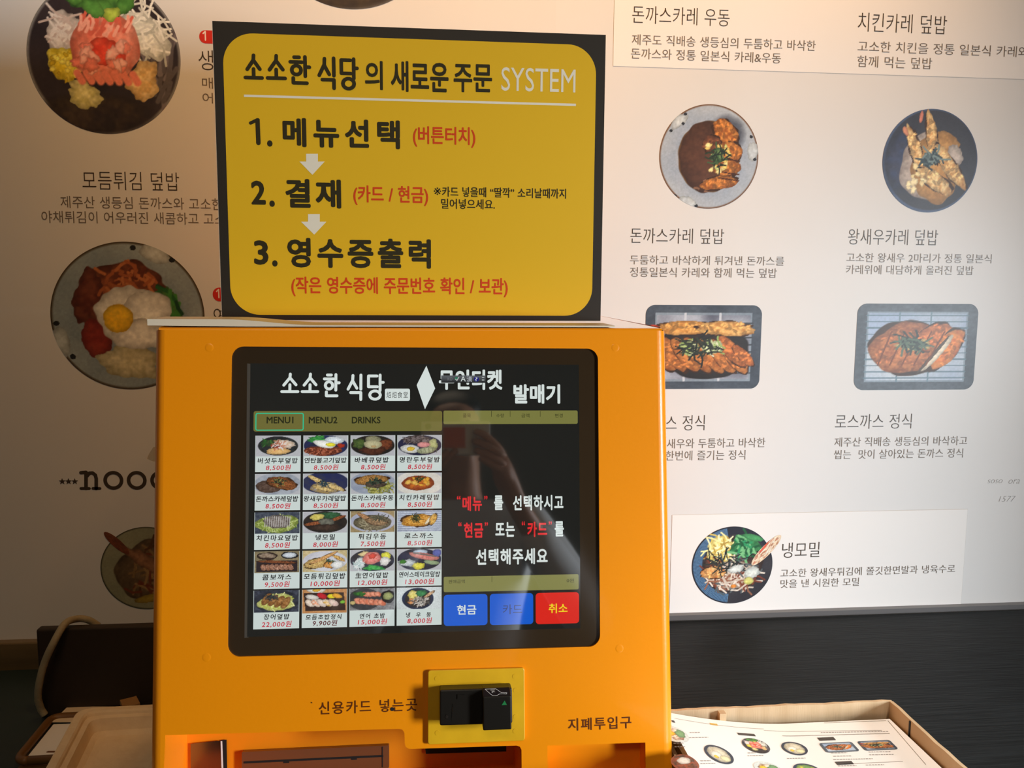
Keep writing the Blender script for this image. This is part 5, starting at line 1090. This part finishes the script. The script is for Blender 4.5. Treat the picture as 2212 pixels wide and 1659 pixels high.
chest = add(E_(.08, -.56, -.30), (.13, .09), None); neck = add(E_(.08, -.55, -.06), .055, chest); hd0 = add(E_(.075, -.52, .02), (.062, .07), neck); hd1 = add(E_(.07, -.51, .08), (.074, .088), hd0); add(E_(.07, -.515, .15), (.062, .075), hd1)
add(E_(.07, -.425, .035), (.012, .014), hd0)
for sd, sh, el, wr, pm in ((1, (.26, -.55, -.17), (.37, -.30, -.42), (.180, -.055, -.155), (.150, -.030, -.085)), (-1, (-.10, -.55, -.17), (-.17, -.30, -.42), (-.012, -.06, -.165), (.004, -.035, -.095))):
    s_ = add(E_(*sh), .05, chest); e__ = add(E_(*el), .042, s_); w_ = add(E_(*wr), (.026, .020), e__); p_ = add(E_(*pm), (.034, .016), w_)
    if sd == 1: tips = [((.140, .004, -.045), (.112, .014, -.020), (.090, .012, -.012)), ((.146, .006, -.060), (.112, .016, -.040), (.086, .013, -.032)), ((.144, .004, -.075), (.112, .014, -.058), (.090, .011, -.051)), ((.140, .000, -.088), (.116, .010, -.074), (.100, .008, -.066))]; thm = ((.135, -.035, -.05), (.115, -.030, -.025), (.10, -.026, -.012))
    else: tips = [((.030, .002, -.078), (.046, .012, -.062), (.058, .010, -.048)), ((.018, .004, -.080), (.030, .014, -.064), (.040, .011, -.050)), ((.004, .002, -.082), (.012, .012, -.070), (.020, .010, -.058)), ((-.010, -.002, -.086), (-.006, .006, -.076), (.000, .006, -.066))]; thm = ((-.010, -.035, -.075), (.000, -.030, -.055), (.012, -.026, -.042))
    for a, c, d in tips: x = add(E_(*a), .0088, p_); x = add(E_(*c), .0082, x); add(E_(*d), .0068, x)
    x = add(E_(*thm[0]), .011, p_); x = add(E_(*thm[1]), .0095, x); add(E_(*thm[2]), .0075, x)
skin('body', J, Ed, M['skin'], PR_)
J = []; Ed = []
c0_ = add(E_(.08, -.57, -.62), (.15, .10), None); c1 = add(E_(.08, -.57, -.40), (.16, .105), c0_); c2 = add(E_(.08, -.56, -.22), (.17, .10), c1); add(E_(.08, -.55, -.115), (.075, .07), c2)
for sh, el, cu in (((.27, -.55, -.18), (.38, -.30, -.43), (.208, -.088, -.200)), ((-.11, -.55, -.18), (-.18, -.30, -.43), (-.034, -.092, -.205))):
    s_ = add(E_(*sh), .072, c2); e__ = add(E_(*el), .062, s_); k_ = add(E_(*[(a + c) / 2 for a, c in zip(el, cu)]), .055, e__); add(E_(*cu), .040, k_)
skin('shirt', J, Ed, M['shirt'], PR_)
J = []; Ed = []
pv = add(E_(.08, -.58, -.68), (.15, .11), None)
for s_ in (-1, 1): t1 = add(E_(.08 + s_ * .09, -.58, -.76), .085, pv); t2_ = add(E_(.08 + s_ * .10, -.57, -.98), .062, t1); add(E_(.08 + s_ * .10, -.58, -1.20), .05, t2_)
skin('trousers', J, Ed, M['trousers'], PR_)
for s_ in (-1, 1):
    J = []; Ed = []; a = add((.08 + s_ * .10, -.60, .045), (.045, .04), None); c = add((.08 + s_ * .10, -.52, .04), (.045, .035), a); add((.08 + s_ * .10, -.42, .032), (.04, .028), c); skin('shoe', J, Ed, M['shoe'], PR_)
J = []; Ed = []; a = add(E_(.07, -.56, .03), (.07, .05), None); c = add(E_(.07, -.555, .12), (.082, .075), a); add(E_(.07, -.51, .175), (.078, .075), c); skin('hair', J, Ed, M['hair'], PR_)
for s_ in (-1, 1):
    b = MB(); tube(b, [E_(.07 + s_ * .03, -.432, .075), E_(.07 + s_ * .03, -.426, .075)], .010, M['hair'], 12); b.build('eye', PR_)
b = MB(); tube(b, [E_(.05, -.436, .0), E_(.07, -.430, -.003), E_(.09, -.436, .0)], .004, M['phoneo'], 8); b.build('mouth', PR_)
# phone, lens at the camera position
ph = thing('phone', E_(.06, -.01, -.025), 'white cased phone held in both hands, reflected in the display', 'phone')
b = MB(); b.box(E_(-.014, -.014, -.060), E_(.126, -.005, .010), M['phone']); b.build('phone_case', ph, bevel=.003)
b = MB(); b.box(E_(.03, -.0052, -.045), E_(.075, -.0045, -.002), M['phoneo']); b.box(E_(.0, -.0052, -.056), E_(.026, -.0045, -.043), M['phoney']); b.build('case_pattern', ph)
b = MB(); tube(b, [E_(0, -.0052, 0), E_(0, -.004, 0)], .006, M['lens'], 20); b.build('camera_lens', ph)

bpy.data.objects.remove(_to); bpy.data.curves.remove(_tc); bpy.data.scenes.remove(_gs)
